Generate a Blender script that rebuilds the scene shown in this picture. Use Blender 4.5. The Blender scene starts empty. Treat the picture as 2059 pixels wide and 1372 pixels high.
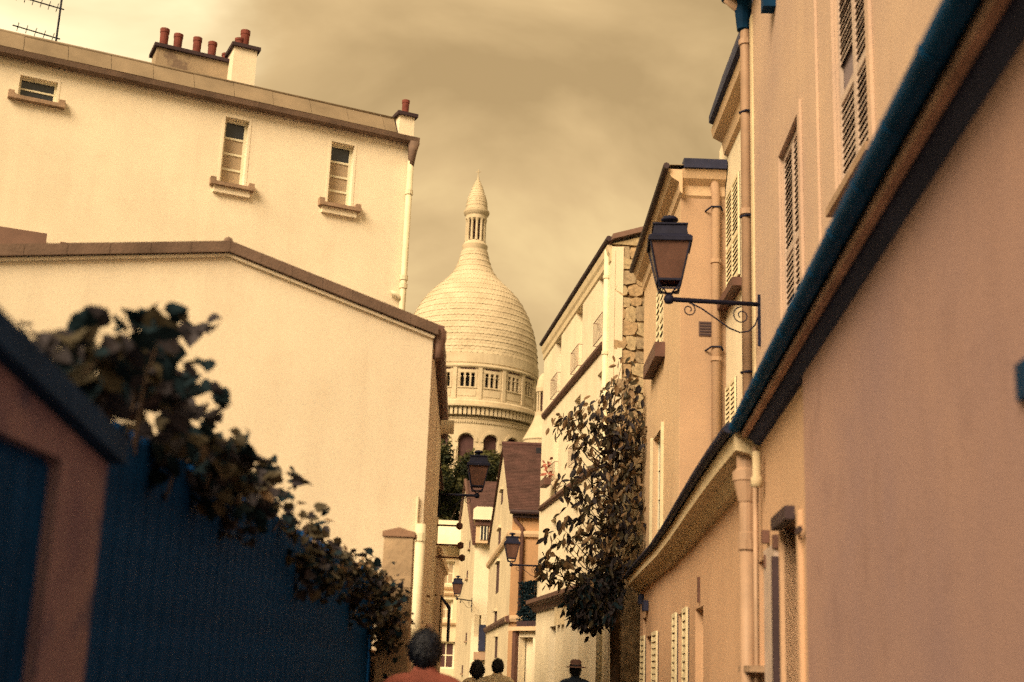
import bpy, bmesh, math, random
from mathutils import Vector as V, Matrix
random.seed(7)
S = bpy.context.scene
COL = S.collection
RAD = math.radians

# ------------------------------------------------------------------ camera
FPX, PPX, PPY = 2600.0, 1029.5, 686.0           # focal length and centre in photograph pixels (2059 x 1372)
PITCH, ROLL, EYE = math.atan(659.0 / FPX), RAD(2.2), 1.6
FW = V((0, math.cos(PITCH), math.sin(PITCH)))
_u0 = V((0, -math.sin(PITCH), math.cos(PITCH)))
RT = V((1, 0, 0)) * math.cos(ROLL) + _u0 * math.sin(ROLL)
UP = _u0 * math.cos(ROLL) - V((1, 0, 0)) * math.sin(ROLL)
EYEP = V((0, 0, EYE))
cd = bpy.data.cameras.new('camera')
cam = bpy.data.objects.new('camera', cd); COL.objects.link(cam)
M = Matrix((RT, UP, -FW)).transposed().to_4x4(); M.translation = EYEP
cam.matrix_world = M
cd.sensor_width = 36; cd.lens = 36 * FPX / 2059.0
cd.clip_start = 0.05; cd.clip_end = 3000
cd.dof.use_dof = True; cd.dof.focus_distance = 30; cd.dof.aperture_fstop = 1.6
S.camera = cam
S.cycles.use_denoising = False                   # the photograph is a grainy film frame
S.cycles.use_adaptive_sampling = True; S.cycles.adaptive_threshold = 0.09; S.cycles.adaptive_min_samples = 20

# ------------------------------------------------------------------ light
SUN = V((-0.47, -0.67, 0.58)).normalized()       # towards the veiled sun: behind and left of the camera
w = bpy.data.worlds.new('World'); S.world = w; w.use_nodes = True
nt = w.node_tree; nt.nodes.clear()
def nd(nt, t, **k):
    n = nt.nodes.new(t)
    for a, b in k.items(): setattr(n, a, b)
    return n
def lk(nt, a, b): nt.links.new(a, b)
out = nd(nt, 'ShaderNodeOutputWorld'); bg = nd(nt, 'ShaderNodeBackground'); lk(nt, bg.outputs[0], out.inputs[0])
bg.inputs[1].default_value = 0.1
sky = nd(nt, 'ShaderNodeTexSky', sky_type='NISHITA'); sky.sun_disc = False
sky.sun_elevation = math.asin(SUN.z); sky.sun_rotation = math.atan2(SUN.x, SUN.y)
tc = nd(nt, 'ShaderNodeTexCoord')
mp = nd(nt, 'ShaderNodeMapping'); mp.inputs['Scale'].default_value = (1, 1, 1.9); mp.inputs['Location'].default_value = (0.35, 0.2, 0.1)
lk(nt, tc.outputs['Generated'], mp.inputs[0])
n1 = nd(nt, 'ShaderNodeTexNoise'); n1.inputs['Scale'].default_value = 3.2; n1.inputs['Detail'].default_value = 7; n1.inputs['Roughness'].default_value = 0.5
n1.inputs['Distortion'].default_value = 0.5
lk(nt, mp.outputs[0], n1.inputs[0])
rmp = nd(nt, 'ShaderNodeValToRGB'); lk(nt, n1.outputs[0], rmp.inputs[0])
e = rmp.color_ramp.elements
e[0].position = 0.34; e[0].color = (2.9, 1.90, 0.86, 1)
e[1].position = 0.68; e[1].color = (6.4, 4.7, 2.25, 1)
el = rmp.color_ramp.elements.new(0.5); el.color = (4.3, 2.92, 1.40, 1)
# the thin, bright gap in the cloud over the left roofs
def pray(px, py): return (FW + RT * (px - PPX) / FPX + UP * (PPY - py) / FPX)
gd = pray(190, 40).normalized()
dp = nd(nt, 'ShaderNodeVectorMath', operation='DOT_PRODUCT'); lk(nt, tc.outputs['Generated'], dp.inputs[0]); dp.inputs[1].default_value = gd
ns = nd(nt, 'ShaderNodeMath', operation='MULTIPLY_ADD'); lk(nt, n1.outputs[0], ns.inputs[0]); ns.inputs[1].default_value = 0.05; lk(nt, dp.outputs['Value'], ns.inputs[2])
mr = nd(nt, 'ShaderNodeMapRange', interpolation_type='SMOOTHSTEP'); lk(nt, ns.outputs[0], mr.inputs[0])
mr.inputs[1].default_value = 1.014; mr.inputs[2].default_value = 1.031
mg = nd(nt, 'ShaderNodeMix', data_type='RGBA'); lk(nt, mr.outputs[0], mg.inputs[0]); lk(nt, rmp.outputs[0], mg.inputs[6]); mg.inputs[7].default_value = (8.6, 7.2, 4.4, 1)
tint = nd(nt, 'ShaderNodeMix', data_type='RGBA', blend_type='MULTIPLY'); tint.inputs[0].default_value = 1
lk(nt, sky.outputs[0], tint.inputs[6]); tint.inputs[7].default_value = (1, 0.72, 0.3, 1)
mx = nd(nt, 'ShaderNodeMix', data_type='RGBA'); mx.inputs[0].default_value = 0.9      # cloud cover over the clear sky
lk(nt, tint.outputs[2], mx.inputs[6]); lk(nt, mg.outputs[2], mx.inputs[7]); lk(nt, mx.outputs[2], bg.inputs[0])
sd = bpy.data.lights.new('sun', 'SUN'); sd.energy = 3.3; sd.angle = RAD(32); sd.color = (1, 0.77, 0.48)
sun = bpy.data.objects.new('sun', sd); COL.objects.link(sun)
sun.rotation_euler = (-SUN).to_track_quat('-Z', 'Y').to_euler(); sun.location = (-20, -40, 60)
vs = S.view_settings
vs.view_transform = 'Standard'; vs.look = 'None'; vs.gamma = 1; vs.use_curve_mapping = False; vs.exposure = 0.9

# ------------------------------------------------------------------ measuring helpers
def aty(px, py, y):
    d = pray(px, py); return EYEP + d * (y / d.y)
def atz(px, py, z):
    d = pray(px, py); return EYEP + d * ((z - EYE) / d.z)
class Fr:
    """a facade line on the ground: u runs along it, v out of it (street side), z up"""
    def __init__(s, pts, side=1):
        s.p = [V((a[0], a[1])) for a in pts]; s.side = side
        s.us = [0.0]
        for a, b in zip(s.p, s.p[1:]): s.us.append(s.us[-1] + (b - a).length)
        s.L = s.us[-1]
        s.d = [(b - a).normalized() for a, b in zip(s.p, s.p[1:])]
        s.nn = [V((-d.y, d.x)) * side for d in s.d]
        s.vn = []
        for i in range(len(s.p)):
            if i == 0: s.vn.append(s.nn[0])
            elif i == len(s.p) - 1: s.vn.append(s.nn[-1])
            else:
                m = (s.nn[i - 1] + s.nn[i]).normalized(); s.vn.append(m / max(0.3, m.dot(s.nn[i])))
    def seg(s, u):
        for i in range(len(s.d) - 1):
            if u < s.us[i + 1]: return i
        return len(s.d) - 1
    def pt(s, u, v=0, z=0):
        i = s.seg(u); t = u - s.us[i]; k = t / (s.us[i + 1] - s.us[i])
        n = s.vn[i].lerp(s.vn[i + 1], min(1, max(0, k))) if len(s.d) > 1 else s.nn[0]
        q = s.p[i] + s.d[i] * t + n * v
        return V((q.x, q.y, z))
    def on(s, px, py, v=0):
        r = pray(px, py); best = None
        for i in range(len(s.d)):
            A = s.p[i] + s.nn[i] * v; den = r.x * s.nn[i].x + r.y * s.nn[i].y
            if abs(den) < 1e-9: continue
            t = A.dot(s.nn[i]) / den
            u = s.us[i] + (V((r.x, r.y)) * t - A).dot(s.d[i])
            far = 1e9 if len(s.d) == 1 else 15.0
            lo = s.us[i] if i else -far; hi = s.us[i + 1] if i < len(s.d) - 1 else s.L + far
            if t > 0 and lo - 0.01 <= u <= hi + 0.01 and (best is None or t < best[2]): best = (u, EYE + r.z * t, t)
        return best[:2]
    def breaks(s, a, b): return [a] + [u for u in s.us if a + 1e-4 < u < b - 1e-4] + [b]
    def rot(s, u=0):
        d = s.d[s.seg(u)]; return math.atan2(d.y, d.x)
def line(p, ang, a, b, side=1):
    d = V((math.sin(RAD(ang)), math.cos(RAD(ang)))); p = V((p[0], p[1]))
    return Fr([p + d * a, p + d * b], side)

# ------------------------------------------------------------------ mesh helpers
BASE = {}
class MB:
    def __init__(s): s.v = []; s.f = []
    def add(s, vs, fs):
        o = len(s.v); s.v += [V(a) for a in vs]; s.f += [tuple(i + o for i in f) for f in fs]; return s
    def quad(s, *p): return s.add(p, [tuple(range(len(p)))])
    def hexa(s, p): return s.add(p, [(3, 2, 1, 0), (4, 5, 6, 7), (0, 1, 5, 4), (1, 2, 6, 5), (2, 3, 7, 6), (3, 0, 4, 7)])
    def box(s, a, b):
        x0, y0, z0 = a; x1, y1, z1 = b
        return s.hexa([(x0, y0, z0), (x1, y0, z0), (x1, y1, z0), (x0, y1, z0), (x0, y0, z1), (x1, y0, z1), (x1, y1, z1), (x0, y1, z1)])
    def fb(s, fr, u0, u1, v0, v1, z0, z1):
        br = fr.breaks(u0, u1)
        for a, b in zip(br, br[1:]):
            s.hexa([fr.pt(a, v0, z0), fr.pt(b, v0, z0), fr.pt(b, v1, z0), fr.pt(a, v1, z0), fr.pt(a, v0, z1), fr.pt(b, v0, z1), fr.pt(b, v1, z1), fr.pt(a, v1, z1)])
        return s
    def sweep(s, fr, sec, u0, u1, dz=0.0):
        """closed section [(v, z)] run along a facade line; dz tilts it"""
        br = fr.breaks(u0, u1); n = len(sec); vs = []; fs = []
        for u in br: vs += [fr.pt(u, v, z + dz * (u - u0)) for v, z in sec]
        for k in range(len(br) - 1):
            for i in range(n):
                j = (i + 1) % n; fs.append((k * n + i, k * n + j, (k + 1) * n + j, (k + 1) * n + i))
        fs.append(tuple(range(n - 1, -1, -1))); fs.append(tuple(range((len(br) - 1) * n, len(br) * n)))
        return s.add(vs, fs)
    def prism(s, poly, d):
        """planar polygon of world points pushed along d"""
        n = len(poly); d = V(d); poly = [V(p) for p in poly]
        return s.add(poly + [p + d for p in poly], [tuple(range(n - 1, -1, -1)), tuple(range(n, 2 * n))] + [(i, (i + 1) % n, n + (i + 1) % n, n + i) for i in range(n)])
    def tube(s, path, r, n=8, cap=True):
        path = [V(p) for p in path]; m = len(path); rs = r if isinstance(r, (list, tuple)) else [r] * m
        vs = []; fs = []; up = None
        for i, p in enumerate(path):
            t = (path[min(i + 1, m - 1)] - path[max(i - 1, 0)]).normalized()
            if up is None: up = V((0, 0, 1)) if abs(t.z) < 0.9 else V((1, 0, 0))
            a = (up - t * up.dot(t)).normalized(); b = t.cross(a); up = a
            vs += [p + (a * math.cos(2 * math.pi * k / n) + b * math.sin(2 * math.pi * k / n)) * rs[i] for k in range(n)]
        for i in range(m - 1):
            for k in range(n):
                l = (k + 1) % n; fs.append((i * n + k, i * n + l, (i + 1) * n + l, (i + 1) * n + k))
        if cap: fs.append(tuple(range(n - 1, -1, -1))); fs.append(tuple(range((m - 1) * n, m * n)))
        return s.add(vs, fs)
    def lathe(s, c, prof, n=24, a0=0.0, a1=2 * math.pi):
        full = abs(a1 - a0 - 2 * math.pi) < 1e-6; k = n if full else n + 1; vs = []; fs = []
        for r, z in prof:
            vs += [(c[0] + r * math.cos(a0 + (a1 - a0) * i / n), c[1] + r * math.sin(a0 + (a1 - a0) * i / n), z) for i in range(k)]
        for j in range(len(prof) - 1):
            for i in range(n):
                l = (i + 1) % k; fs.append((j * k + i, j * k + l, (j + 1) * k + l, (j + 1) * k + i))
        return s.add(vs, fs)
    def wall(s, fr, u0, u1, z0, z1, holes=(), rev=0.16, back=None):
        """a wall face with window openings cut through it and their reveals"""
        us = sorted(set(fr.breaks(u0, u1) + [h[0] for h in holes] + [h[1] for h in holes]))
        zs = sorted(set([z0, z1] + [h[2] for h in holes] + [h[3] for h in holes]))
        for a, b in zip(us, us[1:]):
            for c, d in zip(zs, zs[1:]):
                if b - a < 1e-5 or d - c < 1e-5: continue
                m, q = (a + b) / 2, (c + d) / 2
                if any(h[0] < m < h[1] and h[2] < q < h[3] for h in holes): continue
                s.quad(fr.pt(a, 0, c), fr.pt(b, 0, c), fr.pt(b, 0, d), fr.pt(a, 0, d))
        for a, b, c, d in holes:
            for z in (c, d): s.quad(fr.pt(a, 0, z), fr.pt(b, 0, z), fr.pt(b, -rev, z), fr.pt(a, -rev, z))
            for u in (a, b): s.quad(fr.pt(u, 0, c), fr.pt(u, 0, d), fr.pt(u, -rev, d), fr.pt(u, -rev, c))
        e = -(back if back else rev + 0.03)
        for u in (u0, u1): s.quad(fr.pt(u, 0, z0), fr.pt(u, 0, z1), fr.pt(u, e, z1), fr.pt(u, e, z0))
        br = fr.breaks(u0, u1)
        for a, b in zip(br, br[1:]): s.quad(fr.pt(a, 0, z1), fr.pt(b, 0, z1), fr.pt(b, e, z1), fr.pt(a, e, z1))
        return s
    def mesh(s, name, base=V((0, 0, 0)), smooth=False):
        me = bpy.data.meshes.new(name); me.from_pydata([tuple(a - base) for a in s.v], [], s.f); me.update()
        if smooth:
            for p in me.polygons: p.use_smooth = True
        return me
def thing(name, label, cat, loc=(0, 0, 0), group=None):
    o = bpy.data.objects.new(name, None); COL.objects.link(o); o.location = loc; o.empty_display_size = 0.2
    o['label'] = label; o['category'] = cat
    if group: o['group'] = group
    BASE[o.name] = V(loc); return o
def part(name, mb, mat, parent, smooth=False, label=None, stuff=False):
    b = BASE[parent.name]; me = mb.mesh(name, b, smooth); me.materials.append(mat)
    o = bpy.data.objects.new(name, me); COL.objects.link(o); o.parent = parent; BASE[o.name] = b
    if label: o['label'] = label
    if stuff: o['kind'] = 'stuff'
    return o
def place(name, me, parent, loc, rot=(0, 0, 0), scale=(1, 1, 1)):
    """a piece that shares its mesh with its like"""
    o = bpy.data.objects.new(name, me); COL.objects.link(o); o.parent = parent
    o.location = V(loc) - BASE[parent.name]; o.rotation_euler = rot; o.scale = scale; BASE[o.name] = BASE[parent.name]; return o
def single(name, mb, mat, label, cat, base, smooth=False, group=None, kind=None):
    me = mb.mesh(name, V(base), smooth); me.materials.append(mat)
    o = bpy.data.objects.new(name, me); COL.objects.link(o); o.location = base; BASE[o.name] = V(base)
    if kind: o['kind'] = kind
    if label: o['label'] = label
    if cat: o['category'] = cat
    if group: o['group'] = group
    return o

# ------------------------------------------------------------------ materials
def mat(name, col, rough=0.85, var=0.16, scale=1.3, bump=0.25, bscale=45, streak=0.0, metal=0.0, spec=0.3, col2=None, patch=0.0, trans=0.0, grain=0.0, gscale=70, pcol=None):
    m = bpy.data.materials.new(name); m.use_nodes = True; t = m.node_tree; b = t.nodes['Principled BSDF']
    b.inputs['Roughness'].default_value = rough; b.inputs['Metallic'].default_value = metal; b.inputs['Specular IOR Level'].default_value = spec
    tc = nd(t, 'ShaderNodeTexCoord')
    n = nd(t, 'ShaderNodeTexNoise'); n.inputs['Scale'].default_value = scale; n.inputs['Detail'].default_value = 6; n.inputs['Roughness'].default_value = 0.62
    lk(t, tc.outputs['Object'], n.inputs[0])
    r = nd(t, 'ShaderNodeMapRange'); lk(t, n.outputs[0], r.inputs[0]); r.inputs[1].default_value = 0.28; r.inputs[2].default_value = 0.72
    c2 = col2 if col2 else tuple(c * (1 - 2 * var) for c in col)
    mixn = nd(t, 'ShaderNodeMix', data_type='RGBA'); lk(t, r.outputs[0], mixn.inputs[0])
    mixn.inputs[6].default_value = (*c2, 1); mixn.inputs[7].default_value = (*(min(1, c * (1 + var * 0.5)) for c in col), 1)
    cur = mixn.outputs[2]
    if streak:                                                # rain streaks and dirt that run down the wall
        mpn = nd(t, 'ShaderNodeMapping'); mpn.inputs['Scale'].default_value = (2.6, 2.6, 0.22); lk(t, tc.outputs['Object'], mpn.inputs[0])
        n2 = nd(t, 'ShaderNodeTexNoise'); n2.inputs['Scale'].default_value = 1.6; n2.inputs['Detail'].default_value = 5; lk(t, mpn.outputs[0], n2.inputs[0])
        r2 = nd(t, 'ShaderNodeMapRange'); lk(t, n2.outputs[0], r2.inputs[0]); r2.inputs[1].default_value = 0.5; r2.inputs[2].default_value = 0.85; r2.inputs[4].default_value = streak
        m2 = nd(t, 'ShaderNodeMix', data_type='RGBA'); lk(t, r2.outputs[0], m2.inputs[0]); lk(t, cur, m2.inputs[6])
        m2.inputs[7].default_value = (col[0] * 0.45, col[1] * 0.38, col[2] * 0.36, 1); cur = m2.outputs[2]
    if patch:                                                 # worn, repaired patches
        n3 = nd(t, 'ShaderNodeTexNoise'); n3.inputs['Scale'].default_value = 2.4; n3.inputs['Detail'].default_value = 8; n3.inputs['Roughness'].default_value = 0.7; lk(t, tc.outputs['Object'], n3.inputs[0])
        r3 = nd(t, 'ShaderNodeMapRange'); lk(t, n3.outputs[0], r3.inputs[0]); r3.inputs[1].default_value = 0.52; r3.inputs[2].default_value = 0.62; r3.inputs[4].default_value = patch
        m3 = nd(t, 'ShaderNodeMix', data_type='RGBA'); lk(t, r3.outputs[0], m3.inputs[0]); lk(t, cur, m3.inputs[6])
        m3.inputs[7].default_value = (*(pcol or (col[0] * 0.4, col[1] * 0.36, col[2] * 0.42)), 1); cur = m3.outputs[2]
    if grain:                                                 # sandy grain of the render coat
        ng = nd(t, 'ShaderNodeTexNoise'); ng.inputs['Scale'].default_value = gscale; ng.inputs['Detail'].default_value = 3; ng.inputs['Roughness'].default_value = 0.7; lk(t, tc.outputs['Object'], ng.inputs[0])
        rg = nd(t, 'ShaderNodeMapRange'); lk(t, ng.outputs[0], rg.inputs[0]); rg.inputs[1].default_value = 0.3; rg.inputs[2].default_value = 0.7; rg.inputs[3].default_value = 1 - grain; rg.inputs[4].default_value = 1 + grain
        mgx = nd(t, 'ShaderNodeVectorMath', operation='SCALE'); lk(t, cur, mgx.inputs[0]); lk(t, rg.outputs[0], mgx.inputs['Scale']); cur = mgx.outputs[0]
    lk(t, cur, b.inputs['Base Color'])
    if bump:
        nb = nd(t, 'ShaderNodeTexNoise'); nb.inputs['Scale'].default_value = bscale; nb.inputs['Detail'].default_value = 4; lk(t, tc.outputs['Object'], nb.inputs[0])
        bp = nd(t, 'ShaderNodeBump'); bp.inputs['Strength'].default_value = bump; bp.inputs['Distance'].default_value = 0.02
        lk(t, nb.outputs[0], bp.inputs['Height']); lk(t, bp.outputs[0], b.inputs['Normal'])
    if trans:
        o = t.nodes['Material Output']; tr = nd(t, 'ShaderNodeBsdfTranslucent'); lk(t, cur, tr.inputs[0]); ms = nd(t, 'ShaderNodeMixShader'); ms.inputs[0].default_value = trans
        lk(t, b.outputs[0], ms.inputs[1]); lk(t, tr.outputs[0], ms.inputs[2]); lk(t, ms.outputs[0], o.inputs[0])
    return m
WHITE_PL = mat('white_plaster', (0.85, 0.76, 0.62), var=0.06, scale=0.7, streak=0.16, grain=0.07, gscale=55, patch=0.10, pcol=(0.6, 0.5, 0.36), bump=0.06, bscale=70)
CREAM_PL = mat('cream_plaster', (0.78, 0.69, 0.54), var=0.08, scale=0.8, streak=0.14, grain=0.07, gscale=30)
FAR_PL = mat('pale_plaster', (0.68, 0.58, 0.43), var=0.12, scale=0.6, streak=0.14, grain=0.06, gscale=20)
TAN_PL = mat('tan_plaster', (0.64, 0.47, 0.32), var=0.10, scale=0.6, streak=0.15, grain=0.08, gscale=40)
OCHRE_PL = mat('ochre_plaster', (0.44, 0.30, 0.21), var=0.10, scale=0.6, streak=0.15, grain=0.08, gscale=40)
AMBER_PL = mat('amber_plaster', (0.55, 0.365, 0.25), var=0.09, scale=0.5, streak=0.16, bump=0.15, bscale=60, grain=0.10, gscale=80)
ROSE_PL = mat('rose_plaster', (0.38, 0.24, 0.20), var=0.11, scale=0.4, streak=0.14, bump=0.2, bscale=60, grain=0.12, gscale=150, col2=(0.27, 0.18, 0.195), patch=0.16)
PINK_PL = mat('pink_beige_plaster', (0.53, 0.39, 0.30), var=0.09, scale=0.5, streak=0.18, grain=0.08, gscale=60, col2=(0.42, 0.31, 0.27))
OLD_PL = mat('old_violet_plaster', (0.26, 0.19, 0.225), var=0.2, scale=3.0, streak=0.2, patch=0.85, col2=(0.15, 0.105, 0.17), pcol=(0.045, 0.055, 0.14), grain=0.10, gscale=150)
ORANGE_PL = mat('orange_plaster', (0.46, 0.28, 0.16), grain=0.08, gscale=20, var=0.08, scale=0.6, streak=0.2)
STONE = mat('church_stone', (0.58, 0.50, 0.38), var=0.14, scale=0.35, streak=0.3, grain=0.09, gscale=6, bump=0.15, bscale=3, col2=(0.45, 0.37, 0.265))
RUBBLE = [mat('rubble_stone_%s' % k, c, var=0.25, scale=4, bump=0.6, bscale=18) for k, c in (('pale', (0.52, 0.41, 0.26)), ('warm', (0.46, 0.33, 0.20)), ('grey', (0.40, 0.31, 0.21)))]
MORTAR = mat('dark_mortar', (0.42, 0.31, 0.20), var=0.4, scale=5, bump=0.6, bscale=25)
PIERST = mat('pier_stone', (0.42, 0.31, 0.21), var=0.25, scale=3, bump=0.5, bscale=22, streak=0.5)
PIERCAP = mat('pier_cap_stone', (0.28, 0.17, 0.12), var=0.25, scale=5, bump=0.5, bscale=22)
CAPST = mat('weathered_coping', (0.19, 0.13, 0.105), var=0.2, scale=3, bump=0.3)
ZINC = mat('weathered_zinc', (0.27, 0.21, 0.15), rough=0.7, var=0.15, scale=2, bump=0.1)
DKZINC = mat('dark_zinc', (0.035, 0.04, 0.09), rough=0.6, var=0.25, scale=2.5, bump=0.1, spec=0.15)
NAVY = mat('navy_painted_metal', (0.004, 0.035, 0.10), rough=0.6, var=0.25, scale=3, bump=0.1, spec=0.06)
EAVEBL = mat('blue_painted_gutter', (0.004, 0.065, 0.19), rough=0.6, var=0.2, scale=3, bump=0.1, spec=0.06)
NAVYLT = mat('soffit_shade_blue', (0.06, 0.068, 0.13), rough=0.8, var=0.15, scale=1.5, bump=0.1, spec=0.05)  # dark blue puts the shade under the eave into the soffit colour
FENCE = mat('navy_fence_paint', (0.004, 0.055, 0.205), rough=0.7, var=0.25, scale=3, bump=0.15, spec=0.04)
BROWN = mat('brown_paint', (0.13, 0.065, 0.055), rough=0.6, var=0.2, scale=3, bump=0.15)
DKBROWN = mat('dark_brown_paint', (0.05, 0.03, 0.04), rough=0.6, var=0.2, scale=3, bump=0.15)
POT = mat('clay_pot', (0.20, 0.055, 0.045), var=0.25, scale=6, bump=0.3)
TILE = mat('brown_roof_tile', (0.105, 0.052, 0.050), var=0.3, scale=2.2, bump=0.5, bscale=30)
FRAME = mat('white_frame_paint', (0.76, 0.72, 0.58), rough=0.5, var=0.05, scale=4, bump=0.05)
CREAMTR = mat('cream_trim', (0.66, 0.55, 0.38), var=0.10, scale=2, streak=0.25)
SHUT = mat('shutter_paint', (0.50, 0.40, 0.36), rough=0.6, var=0.12, scale=4, bump=0.1)
SHUTLT = mat('pale_shutter_paint', (0.72, 0.64, 0.46), rough=0.6, var=0.08, scale=4, bump=0.1)
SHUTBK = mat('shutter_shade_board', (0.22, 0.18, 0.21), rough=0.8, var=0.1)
SILLM = mat('sill_stone', (0.36, 0.25, 0.18), var=0.2, scale=4, bump=0.4)
GLASS = mat('window_glass', (0.025, 0.03, 0.045), rough=0.12, var=0.1, bump=0.0, spec=0.5)
BLIND = mat('window_blind', (0.42, 0.33, 0.24), rough=0.7, var=0.06, bump=0.0)
DARK = mat('dark_interior', (0.02, 0.02, 0.03), rough=0.9, var=0.2, bump=0)
DARKBR = mat('dim_interior_and_shade', (0.09, 0.045, 0.05), rough=0.9, var=0.2, bump=0)
IRON = mat('lamp_iron', (0.014, 0.016, 0.04), rough=0.6, var=0.2, scale=8, bump=0.1, spec=0.12)
PANE = mat('lantern_glass', (0.22, 0.12, 0.10), rough=0.3, var=0.18, scale=5, bump=0.05, trans=0.45)
PIPEW = mat('white_pipe', (0.72, 0.66, 0.50), rough=0.5, var=0.08, scale=3, bump=0.05, streak=0.2)
PIPET = mat('tan_pipe', (0.40, 0.27, 0.195), rough=0.55, var=0.12, scale=3, bump=0.05, streak=0.2)
PIPEB = mat('brown_pipe', (0.20, 0.12, 0.10), rough=0.55, var=0.12, scale=3, bump=0.05)
VENT = mat('vent_grille', (0.14, 0.09, 0.08), rough=0.7, var=0.1)
ASPH = mat('asphalt', (0.05, 0.047, 0.045), var=0.2, scale=4, bump=0.5, bscale=80)
PAVE = mat('pavement_stone', (0.22, 0.19, 0.16), var=0.15, scale=2, bump=0.3)
EARTH = mat('earth_and_grass', (0.06, 0.065, 0.035), var=0.3, scale=0.6, bump=0.5)
LEAFD = mat('dark_leaf', (0.045, 0.040, 0.052), spec=0.12, rough=0.6, var=0.3, scale=9, bump=0, trans=0.15)
LEAFM = mat('mid_leaf', (0.075, 0.062, 0.040), rough=0.5, var=0.3, scale=9, bump=0, trans=0.25)
LEAFL = mat('pale_leaf', (0.26, 0.17, 0.10), rough=0.5, var=0.25, scale=9, bump=0, trans=0.25)
LEAFB = mat('bluish_leaf', (0.014, 0.030, 0.044), spec=0.06, rough=0.7, var=0.3, scale=9, bump=0, trans=0.1)
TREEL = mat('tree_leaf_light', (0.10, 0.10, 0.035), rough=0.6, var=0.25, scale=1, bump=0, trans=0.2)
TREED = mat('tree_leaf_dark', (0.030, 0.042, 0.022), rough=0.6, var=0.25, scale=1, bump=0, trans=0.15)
BARK = mat('bark', (0.10, 0.065, 0.045), var=0.3, scale=8, bump=0.7, bscale=30)
AWN = mat('awning_canvas', (0.78, 0.73, 0.58), var=0.06, scale=2, bump=0.1)
FLOWER = mat('red_flower', (0.34, 0.11, 0.08), var=0.2, scale=20, bump=0)
SKIN = mat('skin', (0.42, 0.24, 0.16), rough=0.6, var=0.05, bump=0)
HAIR = mat('dark_hair', (0.010, 0.014, 0.030), rough=0.5, var=0.4, scale=25, bump=0.5, bscale=90)
REDSH = mat('red_shirt_cloth', (0.28, 0.085, 0.065), var=0.16, scale=5, bump=0.3, bscale=60)
WHITESH = mat('white_jacket_cloth', (0.82, 0.77, 0.66), var=0.12, scale=7, bump=0.3, bscale=60)
BEIGESH = mat('beige_jacket_cloth', (0.78, 0.70, 0.54), var=0.12, scale=7, bump=0.3, bscale=60)
NAVYCO = mat('navy_coat_cloth', (0.010, 0.022, 0.05), var=0.2, scale=7, bump=0.3, bscale=60)
HATM = mat('brown_felt', (0.10, 0.055, 0.05), var=0.15, scale=9, bump=0.2)
TROUS = mat('dark_trouser_cloth', (0.03, 0.03, 0.045), var=0.15, scale=7, bump=0.2)
SHOE = mat('black_shoe_leather', (0.015, 0.015, 0.018), rough=0.4, var=0.1, bump=0)

# ------------------------------------------------------------------ building helpers
def window(fr, house, u0, u1, z0, z1, rev=0.16, nu=2, nz=3, fm=FRAME, gm=GLASS, bar=0.03, st=0.05, name='window', panes=None):
    m = MB(); v0, v1 = -rev + 0.004, -rev + 0.05
    m.fb(fr, u0, u0 + st, v0, v1, z0, z1); m.fb(fr, u1 - st, u1, v0, v1, z0, z1)
    m.fb(fr, u0 + st, u1 - st, v0, v1, z0, z0 + st); m.fb(fr, u0 + st, u1 - st, v0, v1, z1 - st, z1)
    us = [u0 + st + (u1 - u0 - 2 * st) * i / nu for i in range(nu + 1)]; zs = [z0 + st + (z1 - z0 - 2 * st) * i / nz for i in range(nz + 1)]
    for u in us[1:-1]: m.fb(fr, u - bar / 2, u + bar / 2, v0, v1 - 0.004, z0 + st, z1 - st)
    for z in zs[1:-1]: m.fb(fr, u0 + st, u1 - st, v0, v1 - 0.008, z - bar / 2, z + bar / 2)
    w = part(name, m, fm, house)
    for i in range(nu):
        for j in range(nz):
            g = (panes[j] if panes else gm)
            p = MB(); p.fb(fr, us[i], us[i + 1], v0 + 0.003, v0 + 0.018, zs[j], zs[j + 1]); part('pane', p, g, w)
    return w
_slat = {}
def shutter(fr, house, u0, u1, z0, z1, v, fm, pitch=0.07, st=0.045, mid=(0.42,), th=0.035, back=True, label=None, missing=()):
    m = MB(); m.fb(fr, u0, u0 + st, v, v + th, z0, z1); m.fb(fr, u1 - st, u1, v, v + th, z0, z1)
    cuts = [z0] + [z0 + (z1 - z0) * k for k in mid] + [z1]
    rails = [(z0, z0 + 0.07)] + [(c - 0.04, c + 0.04) for c in cuts[1:-1]] + [(z1 - 0.07, z1)]
    for a, b in rails: m.fb(fr, u0 + st, u1 - st, v + 0.002, v + th - 0.002, a, b)
    s = part('shutter', m, fm, house, label=label)
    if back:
        b = MB(); b.fb(fr, u0 + 0.01, u1 - 0.01, v - 0.012, v - 0.004, z0 + 0.01, z1 - 0.01); part('slat_shade_sheet', b, SHUTBK, s)  # dark sheet added behind the slats as the shade in their gaps
    w = u1 - u0 - 2 * st; key = (round(w, 3), fm.name, round(pitch, 3))
    if key not in _slat:
        q = MB(); h = pitch * 0.50
        q.hexa([(-w / 2, -0.016, -h - 0.003), (w / 2, -0.016, -h - 0.003), (w / 2, -0.011, -h), (-w / 2, -0.011, -h), (-w / 2, 0.006, h - 0.004), (w / 2, 0.006, h - 0.004), (w / 2, 0.011, h), (-w / 2, 0.011, h)])
        me = q.mesh('slat'); me.materials.append(fm); _slat[key] = me
    k = 0
    for (a0, a1), (b0, b1) in zip(rails, rails[1:]):
        n = max(1, int((b0 - a1) / pitch))
        for i in range(n):
            k += 1
            if k in missing: continue
            c = fr.pt((u0 + u1) / 2, v + th / 2, a1 + (b0 - a1) * (i + 0.5) / n)
            rz = fr.rot((u0 + u1) / 2) + (math.pi if fr.side > 0 else 0)
            place('slat', _slat[key], s, c, (random.uniform(-.05, .05), random.uniform(-.012, .012), rz))
    return s
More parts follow.
